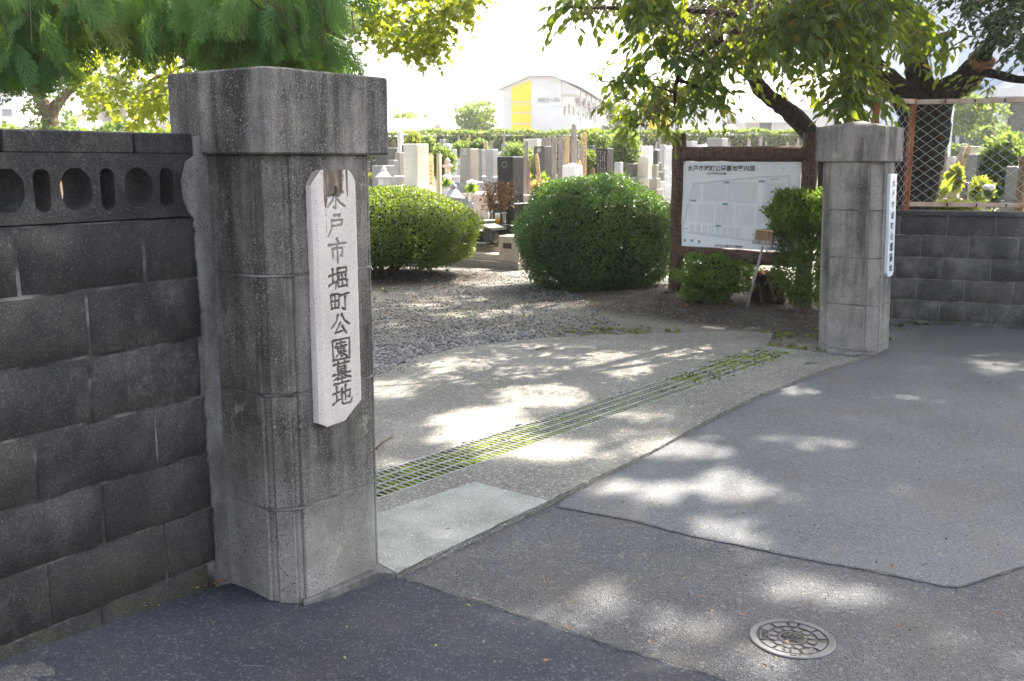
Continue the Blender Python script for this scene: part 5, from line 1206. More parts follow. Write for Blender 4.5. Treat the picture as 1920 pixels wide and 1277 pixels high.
# ------------------------------------------------------------------ graves
def bevbox(m, c, s, b=.008): m.box(c, s, b)
def grave(px0, px1, yt, yb, d, mat, label, base=None, tiers=None, group=None, crest=False, writing=0, top='flat', rz=RZ, kerb=True, vases=0, link=None):
    sc = d / CF; x = AT((px0 + px1) / 2, 300, d).x; gz = zgf(x, d); a = (px1 - px0) * sc / 1.36
    zt = AT(0, yt, d).z; zb = AT(0, yb, d).z; h = zt - zb; root = thing('gravestone', label, 'gravestone', (x, d, gz), rz, group); zt -= gz; zb -= gz
    base = base or mat; m = MB()
    if top == 'flat': m.box((0, 0, (zt + zb) / 2), (a, a, h), .012, None, 2)
    elif top == 'peak':
        m.poly([(-a / 2, -a / 2), (a / 2, -a / 2), (a / 2, a / 2), (-a / 2, a / 2)], zb, zt - a * .18, .006); t = [(-a / 2, -a / 2), (a / 2, -a / 2), (a / 2, a / 2), (-a / 2, a / 2)]; m.poly(t, zt - a * .185, zt, 0, [(p[0] * .1, p[1] * .1) for p in t])
    else:                                                        # rounded top
        n = 10; pts = [(-a / 2, zb), (a / 2, zb)] + [(a / 2 * math.cos(math.pi * k / n), zt - a * .16 + a * .16 * math.sin(math.pi * k / n)) for k in range(n + 1)]
        bm = bmesh.new(); f = [bm.verts.new((p[0], -a * .42, p[1])) for p in pts]; b = [bm.verts.new((p[0], a * .42, p[1])) for p in pts]; bm.faces.new(f); bm.faces.new(b[::-1])
        for i in range(len(pts)): j = (i + 1) % len(pts); bm.faces.new((f[j], f[i], b[i], b[j]))
        m._in(bm, 0)
    hs = m.build('headstone', M[mat], root)
    if crest:
        m = MB(); zc = zt - h * .12; r0 = a * .17
        for k in range(20):
            t0, t1 = k * math.pi / 10, (k + 1) * math.pi / 10; m.face([(r_ * math.cos(t), -a / 2 - .002, zc + r_ * math.sin(t)) for r_, t in ((r0 * .78, t0), (r0, t0), (r0, t1), (r0 * .78, t1))][::-1])
        for k in range(5):
            t0 = k * 1.2566 + 1.57; c_ = (r0 * .42 * math.cos(t0), zc + r0 * .42 * math.sin(t0)); m.face([(c_[0] + r0 * .24 * math.cos(q * 1.047), -a / 2 - .002, c_[1] + r0 * .24 * math.sin(q * 1.047)) for q in range(6)][::-1])
        m.build('crest', M['crest'], hs)
    if writing:
        m = MB(); cols_ = writing
        for k in range(cols_):
            xx = a * (.30 - .60 * k / max(1, cols_ - 1)) if cols_ > 1 else 0; z_ = zt - h * .12; ze = zb + h * random.uniform(.08, .2); st = .030 if cols_ > 1 else .085; wd = st * .75
            while z_ > ze:
                for _ in range(3): m.face([(xx + dx, -a / 2 - .002, z_ + dz) for dx, dz in (lambda u, v, s, t: ((u, v), (u + s, v), (u + s, v + t), (u, v + t)))(random.uniform(-.5, .1) * wd, random.uniform(-.4, .1) * st, random.choice((.2, .5, .6)) * wd, random.choice((.12, .14, .5)) * st)])
                z_ -= st * 1.25
        m.build('engraving', M['crest'] if mat in ('st_black', 'st_dark') else M['line_dark'], hs)
    ts = tiers or [(1.55, .20), (2.1, .22), (3.0, .18)]; z = zb
    for k, (wf, hh) in enumerate(ts):
        hh = min(hh, z + .05) if k < len(ts) - 1 else max(.06, z + .02)
        if z <= .02: break
        m = MB(); m.box((0, 0, z - hh / 2 - .001), (a * wf, a * wf, hh - .002), .008); m.build('base_stone', M[base if k < 2 else ('st_grey' if base in ('st_black', 'st_dark') else base)], root); z -= hh
    if vases:
        for sx in (-1, 1):
            zz = zb - ts[0][1]; m = MB(); m.lathe([(.03, 0), (.03, .12), (.036, .16)], (sx * a * .85, -a * .9, zz), 10); v = m.build('vase', M['st_grey'], root)
            n = 26; P = np.tile([sx * a * .85, -a * .9, zz + .16], (n, 1)) + RNG.normal(0, .02, (n, 3)); D = np.stack([RNG.normal(0, .35, n), RNG.normal(0, .35, n), np.ones(n)], -1)
            V, F, r_ = leaves(P, D, RNG.normal(0, 1, (n, 3)), RNG.uniform(.12, .26, n), CHIP * [.6, 1, 1], CHIP_F, RNG.random(n)); mesh_np('flowers', V, [F], M[random.choice(['lf_yel', 'lf_top', 'lf_far'])], v, rnd=r_, world=False)
    return root
KN = [(758, 803, 270, 350, 17.5, 'st_light', 'pale granite gravestone, broad and plain, above the azalea shrub', dict(top='flat')),
 (863, 897, 279, 341, 21.0, 'st_brown', 'brown grey gravestone with a round crest, left of the tall black one', dict(crest=True, writing=1, base='st_mid')),
 (896, 909, 280, 330, 24.0, 'st_mid', 'narrow grey gravestone just right of the brown crested one', {}),
 (911, 934, 280, 331, 22.5, 'st_grey', 'grey gravestone between the crested brown one and the tall black one', {}),
 (840, 857, 280, 330, 25.0, 'st_grey', 'grey gravestone behind the tiered stone lantern', {}),
 (1001, 1034, 274, 338, 20.0, 'st_dark', 'dark gravestone with a round crest, among the wooden memorial planks', dict(crest=True, base='st_brown', vases=1)),
 (1118, 1150, 278, 333, 20.5, 'st_black', 'black gravestone with columns of white writing above the dome shrub', dict(writing=4, base='st_dark')),
 (1068, 1086, 295, 327, 25.0, 'st_dark', 'small dark gravestone behind the tall memorial planks', {}),
 (1152, 1169, 304, 331, 19.5, 'st_grey', 'low light grey gravestone right of the black engraved one', {}),
 (1172, 1196, 307, 332, 19.0, 'st_dark', 'low dark gravestone over the right part of the dome shrub', dict(base='st_mid')),
 (1197, 1225, 294, 333, 19.0, 'st_light', 'beige rounded top gravestone left of the map board', dict(top='round')),
 (1222, 1236, 309, 334, 18.5, 'st_brown', 'small brown grey gravestone close to the map board post', {}),
 (746, 757, 247, 276, 30, 'st_white', 'tall white slim gravestone far off beside the left pillar', {}), (757, 769, 253, 272, 29, 'st_dark', 'small dark gravestone beside the tall white slim one', {}),
 (777, 787, 257, 272, 32, 'st_grey', 'small light grey gravestone behind the broad pale one', {}), (800, 812, 255, 275, 30, 'st_white', 'white gravestone in back row right of the broad pale one', {}),
 (831, 848, 269, 282, 30, 'st_white', 'low white gravestone in the back row above the tiered lantern', dict(top='peak')), (876, 894, 271, 280, 28, 'st_dark', 'low dark gravestone in back row above the brown crested one', {}),
 (825, 837, 261, 282, 33, 'st_mid', 'mid grey gravestone in the back row under the hedge', {}), (940, 962, 270, 290, 27, 'st_mid', 'grey gravestone behind the tall black one', {}), (1085, 1092, 268, 290, 28, 'st_white', 'slim white gravestone right of the planks', {}),
 (1101, 1116, 273, 300, 24, 'st_dark', 'dark gravestone left of the black engraved one', {}), (1135, 1150, 266, 280, 29, 'st_grey', 'light gravestone behind the black engraved one', {}), (1183, 1204, 272, 310, 24, 'st_pink', 'pinkish brown gravestone behind the beige rounded one', {}),
 (1203, 1224, 274, 300, 25, 'st_white', 'white gravestone under the hanging leaves left of the map board', {}), (1224, 1237, 282, 305, 23, 'st_dark', 'small dark gravestone close left of the board', {}), (1236, 1250, 272, 315, 25, 'st_grey', 'grey gravestone partly behind the map board post', {}),
 (728, 746, 300, 330, 22, 'st_mid', 'mid grey gravestone seen just right of the left pillar cap', {}), (741, 757, 286, 330, 24, 'st_brown', 'brown gravestone behind the mushroom roofed lantern', {}),
 (1735, 1776, 262, 332, 14.5, 'st_dark', 'tall dark gravestone with a pale right side, behind the wire fence', dict(tiers=[(1.5, .3), (2.4, .5)])),
 (1795, 1840, 289, 336, 15.5, 'st_mid', 'broad mid grey gravestone behind the middle of the wire fence', dict(tiers=[(1.4, .3), (2, .5)])),
 (1888, 1915, 312, 376, 14.5, 'st_mid', 'grey gravestone behind the right end of the wire fence', {}),
 (1778, 1805, 335, 372, 13.2, 'st_pink', 'small pinkish gravestone with a concave cap behind the fence', dict(tiers=[(1.5, .3), (2, .4)])),
 (1717, 1733, 328, 384, 12.8, 'st_light', 'short beige stone post behind the left part of the wire fence', dict(tiers=[(1.2, .3)])),
 (1845, 1862, 313, 332, 17, 'st_white', 'small pale gravestone between shrub and grey stone behind the fence', {}), (1700, 1716, 340, 380, 13.2, 'st_black', 'small black gravestone at the left end behind the fence', dict(tiers=[(1.5, .4)])),
 (1806, 1822, 342, 380, 13.4, 'st_dark', 'low dark gravestone behind the fence beside the pinkish one', dict(tiers=[(1.5, .4)])), (1800, 1812, 270, 292, 24, 'st_brown', 'small far gravestone under the house seen through the fence', {})]
for q in KN: grave(*q[:7], **q[7])
tall = [o for o in bpy.data.objects if o.get('label', '').startswith('tall dark gravestone')][0]

def main_grave():
    """the nearest plot: steps, kerb block, black stone, offerings table"""
    d = 15.2; x = AT(957, 300, d).x; root = thing('gravestone', 'tall polished black gravestone at the head of the stepped plot', 'gravestone', (x, d, 0), RZ)
    zt, zb, z2, z3 = 1.57, .88, .56, .28; a = .295
    m = MB(); m.box((0, 0, (zt + zb) / 2), (a, a, zt - zb), .016, None, 2); hs = m.build('headstone', M['st_black'], root)
    m = MB(); r0 = .05
    for k in range(20):
        t0, t1 = k * math.pi / 10, (k + 1) * math.pi / 10; m.face([(r_ * math.cos(t), -a / 2 - .002, zt - .12 + r_ * math.sin(t)) for r_, t in ((r0 * .8, t0), (r0, t0), (r0, t1), (r0 * .8, t1))][::-1])
    m.build('crest', M['st_mid'], hs)
    MB().box((0, 0, (zb + z2) / 2), (.40, .40, zb - z2 - .003), .01).build('base_stone', M['st_black'], root)
    MB().box((.05, -.05, (z2 + z3) / 2 - .03), (.62, .66, z2 - z3 + .06), .01).build('base_stone', M['st_dark'], root)
    MB().box((.16, -.42, .43), (.52, .26, .295), .008).build('offering_table', M['st_black'], root)
    M4 = root.matrix_basis
    W = lambda *p: M4 @ Vector(p)
    pl_ = thing('grave_plot', 'beige stone grave plot with low steps, kerbs and a square block', 'grave plot', W(0, 0, 0), RZ)
    gx = G(972, 508); loc = M4.inverted() @ gx                   # near corner of the plot in its own axes
    X1, Y0 = loc.x, loc.y; X0 = X1 - 2.6
    MB().box(((X0 + X1) / 2, (Y0 + 1.0) / 2, .045), (X1 - X0, 1.0 - Y0, .13), .006).build('plinth', M['st_brown'], pl_)
    MB().box(((X0 + X1) / 2 - .03, (Y0 + .06 + 1.0) / 2, .155), (X1 - X0 - .1, 1.0 - Y0 - .1, .09), .006).build('lower_step', M['st_pink'], pl_)
    MB().box(((X0 + X1) / 2 - .03, (Y0 + .36 + .98) / 2, .235), (X1 - X0 - .2, .98 - Y0 - .36, .07), .006).build('upper_step', M['st_pink'], pl_)
    bl = MB().box((X1 - .20, Y0 + .22, .29), (.36, .36, .36), .008).build('kerb_block', M['st_pink'], pl_)
    MB().box((X1 - .22, Y0 + .035, .335), (.14, .012, .075), .002).build('plaque', M['plaque'], bl)
    MB().box((X1 - .20, (Y0 + .42 + .95) / 2, .36), (.20, .95 - Y0 - .42, .48), .006).build('side_kerb', M['st_pink'], pl_)
    MB().box((X0 + .15, (Y0 + .42 + .95) / 2, .40), (.20, .95 - Y0 - .42, .5), .006).build('side_kerb', M['st_pink'], pl_)
    bw = MB(); 
    for k in range(5): bw.box((X0 + .3 + k * .46 + .2, .78, .55), (.44, .10, .74), .005)
    bw.box(((X0 + X1) / 2 - .05, .78, .945), (2.4, .16, .055), .006); bw.build('back_wall', M['st_pink'], pl_)
    MB().box((X0 + .62, .2, .34), (.5, .5, .16), .008).build('side_stone', M['st_white'], pl_)
    # incense house
    i = AT(909, 440, 14.5); i.z = .27; h = thing('incense_house', 'small dark bronze green incense house with a curved roof on the grave steps', 'incense burner', i, RZ)
    m = MB(); m.box((0, 0, .02), (.40, .26, .04), .006); m.box((0, .07, .13), (.34, .08, .18), .006)
    for sx in (-1, 1): m.lathe([(.05, .04), (.062, .10), (.062, .17), (.045, .22)], (sx * .17, 0, 0), 12)
    m.build('body', M['copper'], h); m = MB(); n = 10; pr = []
    for k in range(n + 1): t = -1 + 2 * k / n; pr.append((t * .27, .25 + .10 * (1 - abs(t)) ** .8 + .035 * max(0, abs(t) - .75) * 4))
    bm = bmesh.new(); top = [[bm.verts.new((p[0], y, p[1] + dz)) for p in pr] for y, dz in ((-.17, .0), (-.17, -.035), (.17, -.035), (.17, 0))]
    for q in range(4):
        A_, B_ = top[q], top[(q + 1) % 4]
        for k in range(n): bm.faces.new((A_[k], A_[k + 1], B_[k + 1], B_[k]))
    bm.faces.new([t[0] for t in top]); bm.faces.new([t[-1] for t in top][::-1]); m._in(bm); m.box((0, 0, .365), (.12, .36, .045), .008); m.box((0, -.175, .33), (.09, .03, .10), .008); m.build('roof', M['copper'], h)
    MB().box((0, -.03, .055), (.20, .14, .02), .002).build('ash_tray', M['st_light'], h)
    for sx, lab in ((919, 'left steel vase of dead brown branches on the black offering table'), (946, 'right steel vase of dead brown branches on the black offering table')):
        p = AT(sx, 400, 14.95); p.z = .577; v = thing('flower_vase', lab, 'vase', p); m = MB(); m.lathe([(.03, 0), (.026, .02), (.026, .14), (.045, .16), (.045, .17)], n=14); m.build('vase', M['steel'], v); m = MB()
        for _ in range(60):
            a_ = random.random() * 6.28; r_ = random.uniform(.03, .15); hh = random.uniform(.26, .52); e = Vector((math.cos(a_) * r_, math.sin(a_) * r_, .15 + hh)); m.tube([(0, 0, .13), Vector((e.x * .35, e.y * .35, .15 + hh * .5)), e], [.003, .0028, .0018], 4, False)
        m.build('dead_branches', M['dry'], v); n = 330; P = np.stack([RNG.normal(0, .075, n), RNG.normal(0, .075, n), RNG.uniform(.2, .62, n)], -1); D = RNG.normal(0, 1, (n, 3)); V, F, r_ = leaves(P, D, RNG.normal(0, 1, (n, 3)), RNG.uniform(.02, .05, n), CHIP, CHIP_F, RNG.random(n) * .8); mesh_np('dead_leaves', V, [F], M['dry'], v, rnd=r_, world=False)
    p = AT(933, 400, 14.88); p.z = .577; c = thing('drink_glass', 'small glass of amber drink on the black offering table', 'glass', p); MB().lathe([(.032, 0), (.036, .09)], n=14).build('drink', M['amber'], c); MB().lathe([(.0365, .092), (.038, .16), (.036, .162)], n=14).build('glass', M['paperwhite'], c)
    p = AT(911, 400, 15.0); p.z = .577; c = thing('offering_dish', 'white offering dish at the left end of the black table', 'dish', p); MB().lathe([(.05, 0), (.10, .03), (.105, .05), (.02, .03)], n=18).build('dish', M['paperwhite'], c)
main_grave()

# stone lanterns
def lantern(px, yt, yb, d, roofpx, mat, label, kind=0):
    x = AT(px, 300, d).x; gz = zgf(x, d); sc = d / CF; zt = AT(0, yt, d).z - gz; zb = AT(0, yb, d).z - gz; H_ = zt - zb; r_ = roofpx * sc / 2
    root = thing('stone_lantern', label, 'stone lantern', (x, d, gz), RZ)
    if kind == 0: prof = [(r_ * .45, -.02), (r_ * .45, .10), (r_ * .28, .12), (r_ * .28, zb)]; roof = [(r_, 0), (r_, .05 * H_), (r_ * .78, .14 * H_), (r_ * .55, .36 * H_), (r_ * .32, .52 * H_), (r_ * .2, .56 * H_), (r_ * .3, .62 * H_), (r_ * .30, .74 * H_), (r_ * .14, .86 * H_), (0.004, H_)]
    else: prof = [(r_ * .8, -.02), (r_ * .8, .2), (r_ * .5, .22), (r_ * .5, zb * .9), (r_ * .9, zb), (r_ * .6, zb + .02)]; roof = [(r_, 0), (r_ * .9, .05 * H_), (r_ * .55, .12 * H_), (r_ * .55, .42 * H_), (r_ * .75, .45 * H_), (r_ * 1.1, .50 * H_), (r_ * .95, .58 * H_), (r_ * .45, .68 * H_), (r_ * .5, .75 * H_), (r_ * .7, .78 * H_), (r_ * .35, .88 * H_), (.004, H_)]
    MB().lathe(prof, n=16).build('pedestal', M[mat], root)
    if kind == 0: MB().box((0, 0, zb - r_ * .42), (r_ * .95, r_ * .95, r_ * .84), .01).build('fire_box', M[mat], root)
    MB().lathe(roof, (0, 0, zb), 20).build('roof', M[mat], root)
lantern(719, 311, 333, 17.2, 33, 'st_white', 'white stone lantern with a broad mushroom roof, right of the left pillar')
lantern(849, 340, 372, 15.8, 44, 'st_grey', 'grey stone lantern roof with a knob just over the azalea shrub')
lantern(839, 295, 330, 18.5, 19, 'st_pink', 'small tiered beige stone lantern behind the tan memorial plank', 1)
# wooden memorial planks and posts
def plank(px, yt, yb, d, wpx, mat, label, tilt=0.0, group=None, point=True, writing=False, thick=.016, name='memorial_plank'):
    sc = d / CF; x = AT(px, 300, d).x; gz = zgf(x, d); zt = AT(0, yt, d).z - gz; zb = max(.0, AT(0, yb, d).z - gz - .25); wd = wpx * sc
    root = thing(name, label, 'wooden plank', (x, d, gz), RZ * .5 + random.uniform(-.1, .1), group); h = wd / 2
    prof = [(-h, zb), (h, zb), (h, zt - wd * 1.6), (h * .72, zt - wd * 1.45), (h, zt - wd * 1.3), (h, zt - wd * .9), (h * .7, zt - wd * .75), (h, zt - wd * .6), (h * .95, zt - wd * .45), (0, zt), (-h * .95, zt - wd * .45), (-h, zt - wd * .6), (-h * .7, zt - wd * .75), (-h, zt - wd * .9), (-h, zt - wd * 1.3), (-h * .72, zt - wd * 1.45), (-h, zt - wd * 1.6)] if point else [(-h, zb), (h, zb), (h, zt), (-h, zt)]
    bm = bmesh.new(); f = [bm.verts.new((p[0], -thick / 2, p[1])) for p in prof]; b = [bm.verts.new((p[0], thick / 2, p[1])) for p in prof]; bm.faces.new(f); bm.faces.new(b[::-1])
    for i in range(len(prof)): j = (i + 1) % len(prof); bm.faces.new((f[j], f[i], b[i], b[j]))
    T = Matrix.Translation((0, 0, zb)) @ Matrix.Rotation(R(tilt), 4, 'Y') @ Matrix.Translation((0, 0, -zb)); m = MB(); m._in(bm, 0, T); pk = m.build('plank', M[mat], root)
    if writing:
        m = MB(); z = zt - wd * 1.8
        while z > zb + .3:
            for _ in range(3): m.box((random.uniform(-.2, .2) * wd, -thick / 2 - .001, z + random.uniform(-.02, .02)), (random.uniform(.15, .45) * wd, .002, random.uniform(.006, .03)), 0, T)
            z -= wd * .8
        m.build('writing', M['line_dark'] if mat != 'wood_tan' else M['wood_brown'], pk)
    return root
PK = [(808, 288, 352, 17.8, 9, 'wood_tan', 'tan memorial plank with writing, right of the broad pale gravestone', 0, True), (984, 263, 372, 16.4, 8, 'wood_grey', 'tall weathered memorial plank leaning just right of the tall black gravestone', 1.5, True), (991, 300, 372, 16.2, 6, 'wood_brown', 'short memorial plank beside the tall leaning one', 0, True),
 (1019, 256, 345, 22, 9, 'wood_grey', 'grey memorial plank, leftmost of the tall group behind the dark crested gravestone', 0, False), (1028, 255, 345, 22, 8, 'wood_grey', 'grey memorial plank, second of the tall group behind the dark crested gravestone', 0, False), (1038, 255, 348, 21.5, 10, 'wood_grey', 'wide grey memorial plank at the right edge of the dark crested gravestone', .5, False),
 (1052, 255, 352, 20.5, 10, 'wood_grey', 'tall grey memorial plank right of the wide one', 0, True), (1062, 252, 348, 20.8, 8, 'wood_tan', 'tan edged tall memorial plank with a pointed top', .6, False), (1073, 261, 300, 24, 7, 'wood_grey', 'grey memorial plank, left of a pair above the small dark gravestone', 0, False), (1081, 261, 300, 24, 7, 'wood_grey', 'grey memorial plank, right of a pair above the small dark gravestone', 0, False),
 (1095, 247, 336, 20, 9, 'wood_tan', 'tallest memorial plank with writing, left of the black engraved gravestone', 0, True), (1087, 300, 336, 19.5, 7, 'wood_tan', 'short tan memorial plank at the foot of the tallest one', 0, True), (1112, 314, 335, 18.5, 7, 'wood_brown', 'short round topped post left of the black engraved gravestone', 0, False), (911, 264, 310, 25, 8, 'wood_tan', 'pale memorial plank behind the grey gravestones', 0, False),
 (921, 262, 280, 30, 5, 'wood_grey', 'thin plank in the back row above the grey gravestones', 0, False), (738, 262, 300, 26, 9, 'wood_brown', 'brown plank at the edge of the left pillar cap', 0, False), (790, 246, 275, 28, 6, 'wood_grey', 'dark thin plank above the broad pale gravestone', 0, False), (806, 264, 295, 27, 9, 'wood_grey', 'grey plank behind the tan memorial plank', 0, False), (875, 252, 275, 30, 4, 'wood_tan', 'leaning thin plank against the hedge', 9, False),
 (1014, 287, 336, 19.3, 7, 'wood_tan', 'amber plank leaning on the front of the dark crested gravestone', -7, True), (1182, 258, 312, 23, 5, 'wood_grey', 'leaning pale thin plank left of a close pair', 4, True), (1192, 258, 312, 23, 5, 'wood_grey', 'leaning pale thin plank right of a close pair', 4, True),
 (1781, 268, 352, 13.6, 9, 'wood_tan', 'long tan plank leaning behind the wire fence', 16, True), (1776, 272, 350, 13.9, 7, 'wood_grey', 'grey plank leaning beside the long tan one behind the fence', 13, False), (1765, 285, 345, 14, 6, 'wood_grey', 'short grey plank leaning on the tall dark gravestone', 5, False), (1850, 275, 330, 17, 9, 'wood_grey', 'upright grey plank beside the yellow green shrub behind the fence', 0, False)]
for px, yt, yb, d, wp, mat, lab, tl, wr in PK: plank(px, yt, yb, d, wp, mat, lab, tl, 'wooden memorial planks', True, wr)
def wpost(px, yt, yb, d, wp, mat, lab):
    x = AT(px, 300, d).x; gz = zgf(x, d); sc = d / CF; zt = AT(0, yt, d).z; m = MB(); m.tube([(x, d, gz - .1), (x, d, (gz + zt) / 2), (x + .01, d, zt)], [wp * sc / 2 * 1.1, wp * sc / 2, wp * sc / 2 * .95], 12); tag(m.build('wooden_post', M[mat]), lab, 'post')
wpost(822, 288, 372, 17.2, 9, 'wood_tan', 'round tan wooden post between tan plank and stone lantern'); wpost(1918, 293, 420, 12.2, 17, 'wood_brown', 'thick brown wooden post at the right edge behind the fence')
# flowers
def flowers(px, y, d, n, size, mat, lab, vase=True, head=None):
    p = AT(px, y, d); root = thing('flower_bunch', lab, 'flowers', p); 
    if vase: MB().lathe([(.045, -.14), (.045, .0), (.05, .02)], n=12).build('vase', M['st_white'], root)
    P = RNG.normal(0, size * .15, (n, 3)); D = np.stack([RNG.normal(0, .5, n), RNG.normal(0, .5, n), np.ones(n)], -1); V, F, r_ = leaves(P, D, RNG.normal(0, 1, (n, 3)), size * RNG.uniform(.5, 1.2, n), CHIP * [.7, 1, 1], CHIP_F, RNG.random(n)); mesh_np('stems', V, [F], M[mat], root, rnd=r_, world=False)
    if head:
        m = MB()
        for k in range(5): m.lathe([(.004, 0), (.04, .02), (.045, .05), (.01, .07)], (random.gauss(0, size * .28), random.gauss(0, size * .2), size * random.uniform(.75, 1.0)), 8)
        m.build('blooms', M[head], root)
flowers(837, 352, 16.8, 30, .15, 'lf_top', 'white and green flowers left of the grey lantern', True, 'paperwhite'); flowers(883, 362, 16.6, 40, .15, 'lf_top', 'white flowers in a vase right of the grey lantern', True, 'paperwhite')
flowers(1004, 350, 17.2, 30, .10, 'lf_yel', 'yellow flowers left of the straw bunch by the planks'); flowers(1011, 366, 16.6, 50, .24, 'lf_rust', 'dry straw bunch beside the dome shrub')
flowers(1752, 372, 12.6, 50, .25, 'lf_yel', 'dry yellow bunch in a white vase behind the fence'); flowers(1853, 374, 12.8, 30, .15, 'lf_far', 'white flowers low behind the right part of the fence', False, 'paperwhite')
# shrubs among the graves and beyond
def bush(px, yt, yb, wpx, d, mat, lab, n=2600, size=.07, loose=.25, p=2.0, group=None, cat='shrub', name='cemetery_shrub'):
    sc = d / CF; c = AT(px, (yt + yb) / 2, d); r_ = (wpx * sc / 2, wpx * sc / 2, (yb - yt) * sc / 2); return shrub(name, lab, (c.x, c.y, c.z), r_, M[mat], n, size, p, -1.1, 0, False, .10, group, .8, .05, cat, random.random() * 6, loose)
bush(829, 279, 330, 40, 23, 'lf_far', 'clipped round shrub between the broad pale stone and the grey stones'); bush(973, 275, 350, 58, 22, 'lf_far', 'round green shrub behind the tall black gravestone', 4200)
bush(868, 268, 292, 36, 28, 'lf_far', 'pale dome shrub in the back rows, left one of two', 1500); bush(898, 265, 292, 30, 28, 'lf_far', 'pale dome shrub in the back rows, right one of two', 1500)
bush(1118, 252, 300, 46, 26, 'lf_far', 'pale loose tree shrub above the black engraved gravestone', 2200, .10, .6); bush(1105, 290, 345, 36, 20.8, 'lf_far', 'green shrub left of the black engraved gravestone', 2600)
bush(1170, 255, 330, 46, 23, 'lf_far', 'upright green bush behind the low grey gravestone', 3000, .09, .5); bush(776, 252, 285, 22, 27, 'lf_yel', 'small yellow leaved shrub behind the broad pale stone', 900, .08, .6); bush(803, 258, 300, 24, 26, 'lf_far', 'small pale green shrub behind the tan memorial plank', 900, .08, .6)
bush(1878, 268, 375, 66, 15.5, 'lf_far', 'yellow green bushy shrub behind the right part of the fence', 4200, .09, .4); bush(1895, 260, 330, 60, 17, 'lf_far', 'green bush behind the yellow green shrub', 3000, .09, .4)
bush(1787, 380, 402, 60, 10.6, 'lf_yel', 'bright yellow low shrub on the right behind the wall top', 2600, .045, .4); bush(1712, 384, 402, 42, 10.6, 'lf_yel', 'pale yellow low shrub on the left behind the wall top', 1600, .045, .4); bush(1835, 335, 380, 34, 14.0, 'lf_yel', 'loose yellow flower clump behind the fence', 300, .08, .8); bush(1790, 320, 352, 18, 13.0, 'lf_yel', 'small bright tuft between leaning planks and grey stone', 400, .08, .7); bush(1525, 295, 330, 40, 14, 'lf_yel', 'yellow green bush between board post and right pillar', 900, .07, .5)
bush(1720, 300, 380, 50, 12.2, 'lf_box', 'dark green bush at the foot of the old tree behind the fence', 2600, .07, .5)

# rows of further graves, filling the cemetery back to the hedge
def rows():
    protos = []; hide = -900
    specs = [('st_light', 'flat', 0), ('st_grey', 'flat', 1), ('st_mid', 'flat', 0), ('st_dark', 'flat', 0), ('st_white', 'peak', 0), ('st_brown', 'flat', 1), ('st_white', 'round', 0), ('st_black', 'flat', 1)]
    words = {'st_light': 'beige', 'st_grey': 'light grey', 'st_mid': 'mid grey', 'st_dark': 'dark', 'st_white': 'white', 'st_brown': 'brown grey', 'st_black': 'black'}
    taken = [(o.location.x, o.location.y) for o in bpy.data.objects if o.parent is None and o.name.startswith(('gravestone', 'stone_lantern', 'grave_plot'))]
    used = {}; cnt = 0; pts = []
    for i in range(-14, 26):
        for j in range(-30, 30):
            x = E1.x * (i * 2.3) + E2.x * (j * 1.5) + random.gauss(0, .12); y = 20 + E1.y * (i * 2.3) + E2.y * (j * 1.5) + random.gauss(0, .12)
            if not (18.8 < y < 45) or min((x - a) ** 2 + (y - b) ** 2 for a, b in taken) < .95: continue
            px, py = proj((x, y, 1.6))
            if not (690 < px < 1945): continue
            if 1250 < px < 1735 and y < 27: continue
            if 1735 < px and y > 33: continue
            if random.random() < (.12 if y < 30 else .22): continue
            pts.append((y, x, px))
    pts.sort()
    plankspots = []
    for y, x, px in pts[:265]:
        k = random.choices(range(8), [3, 5, 4, 3, 4, 2, 2, 2])[0]; mat, top, wr = specs[k]
        row = 'middle' if y < 28 else ('back' if y < 36 else 'farthest'); lab = '%s gravestone with %s top in the crowded %s rows of the cemetery' % (words[mat], {'flat': 'flat', 'peak': 'peaked', 'round': 'rounded'}[top], row)
        if k not in used:
            d = 25.0; g0 = zgf(0, d); o = grave(960, 960 + .36 * 1.36 * CF / d, 0, 0, d, mat, lab, top=top) if False else None
            px0, px1 = 960, 960 + .34 * 1.36 * CF / d; yt = proj((0, d, g0 + 1.62))[1]; yb = proj((0, d, g0 + .92))[1]
            o = grave(px0, px1, yt, yb, d, mat, lab, top=top, writing=1 if wr else 0, vases=1 if k in (0, 3, 5) else 0, group='gravestones in the crowded rows'); used[k] = o
        else: o = copy_tree(used[k])
        o.location = (x, y, zgf(x, y) - .02); o.rotation_euler = (0, 0, RZ + random.gauss(0, .03)); s = random.uniform(.82, 1.16); o.scale = (s * random.uniform(.9, 1.15), s, s * random.uniform(.92, 1.1)); o['label'] = lab; o['group'] = 'gravestones in the crowded rows'
        if random.random() < .42: plankspots.append((x, y))
    pr = None
    for x, y in plankspots:
        for q in range(random.choice((1, 1, 2))):
            if pr is None: pr = plank(960, proj((0, 25, 2.15))[1], 330, 25, 6.5, 'wood_grey', 'weathered memorial plank standing in the crowded rows', 0, 'memorial planks in the crowded rows'); o = pr
            else: o = copy_tree(pr)
            o.location = (x + E1.x * .55 + random.gauss(0, .2), y + E1.y * .55 + random.gauss(0, .1), zgf(x, y)); o.rotation_euler = (random.gauss(0, .02), random.gauss(0, .025), RZ + random.gauss(0, .2)); o.scale = (random.uniform(.8, 1.3), 1, random.uniform(.8, 1.12))
rows()

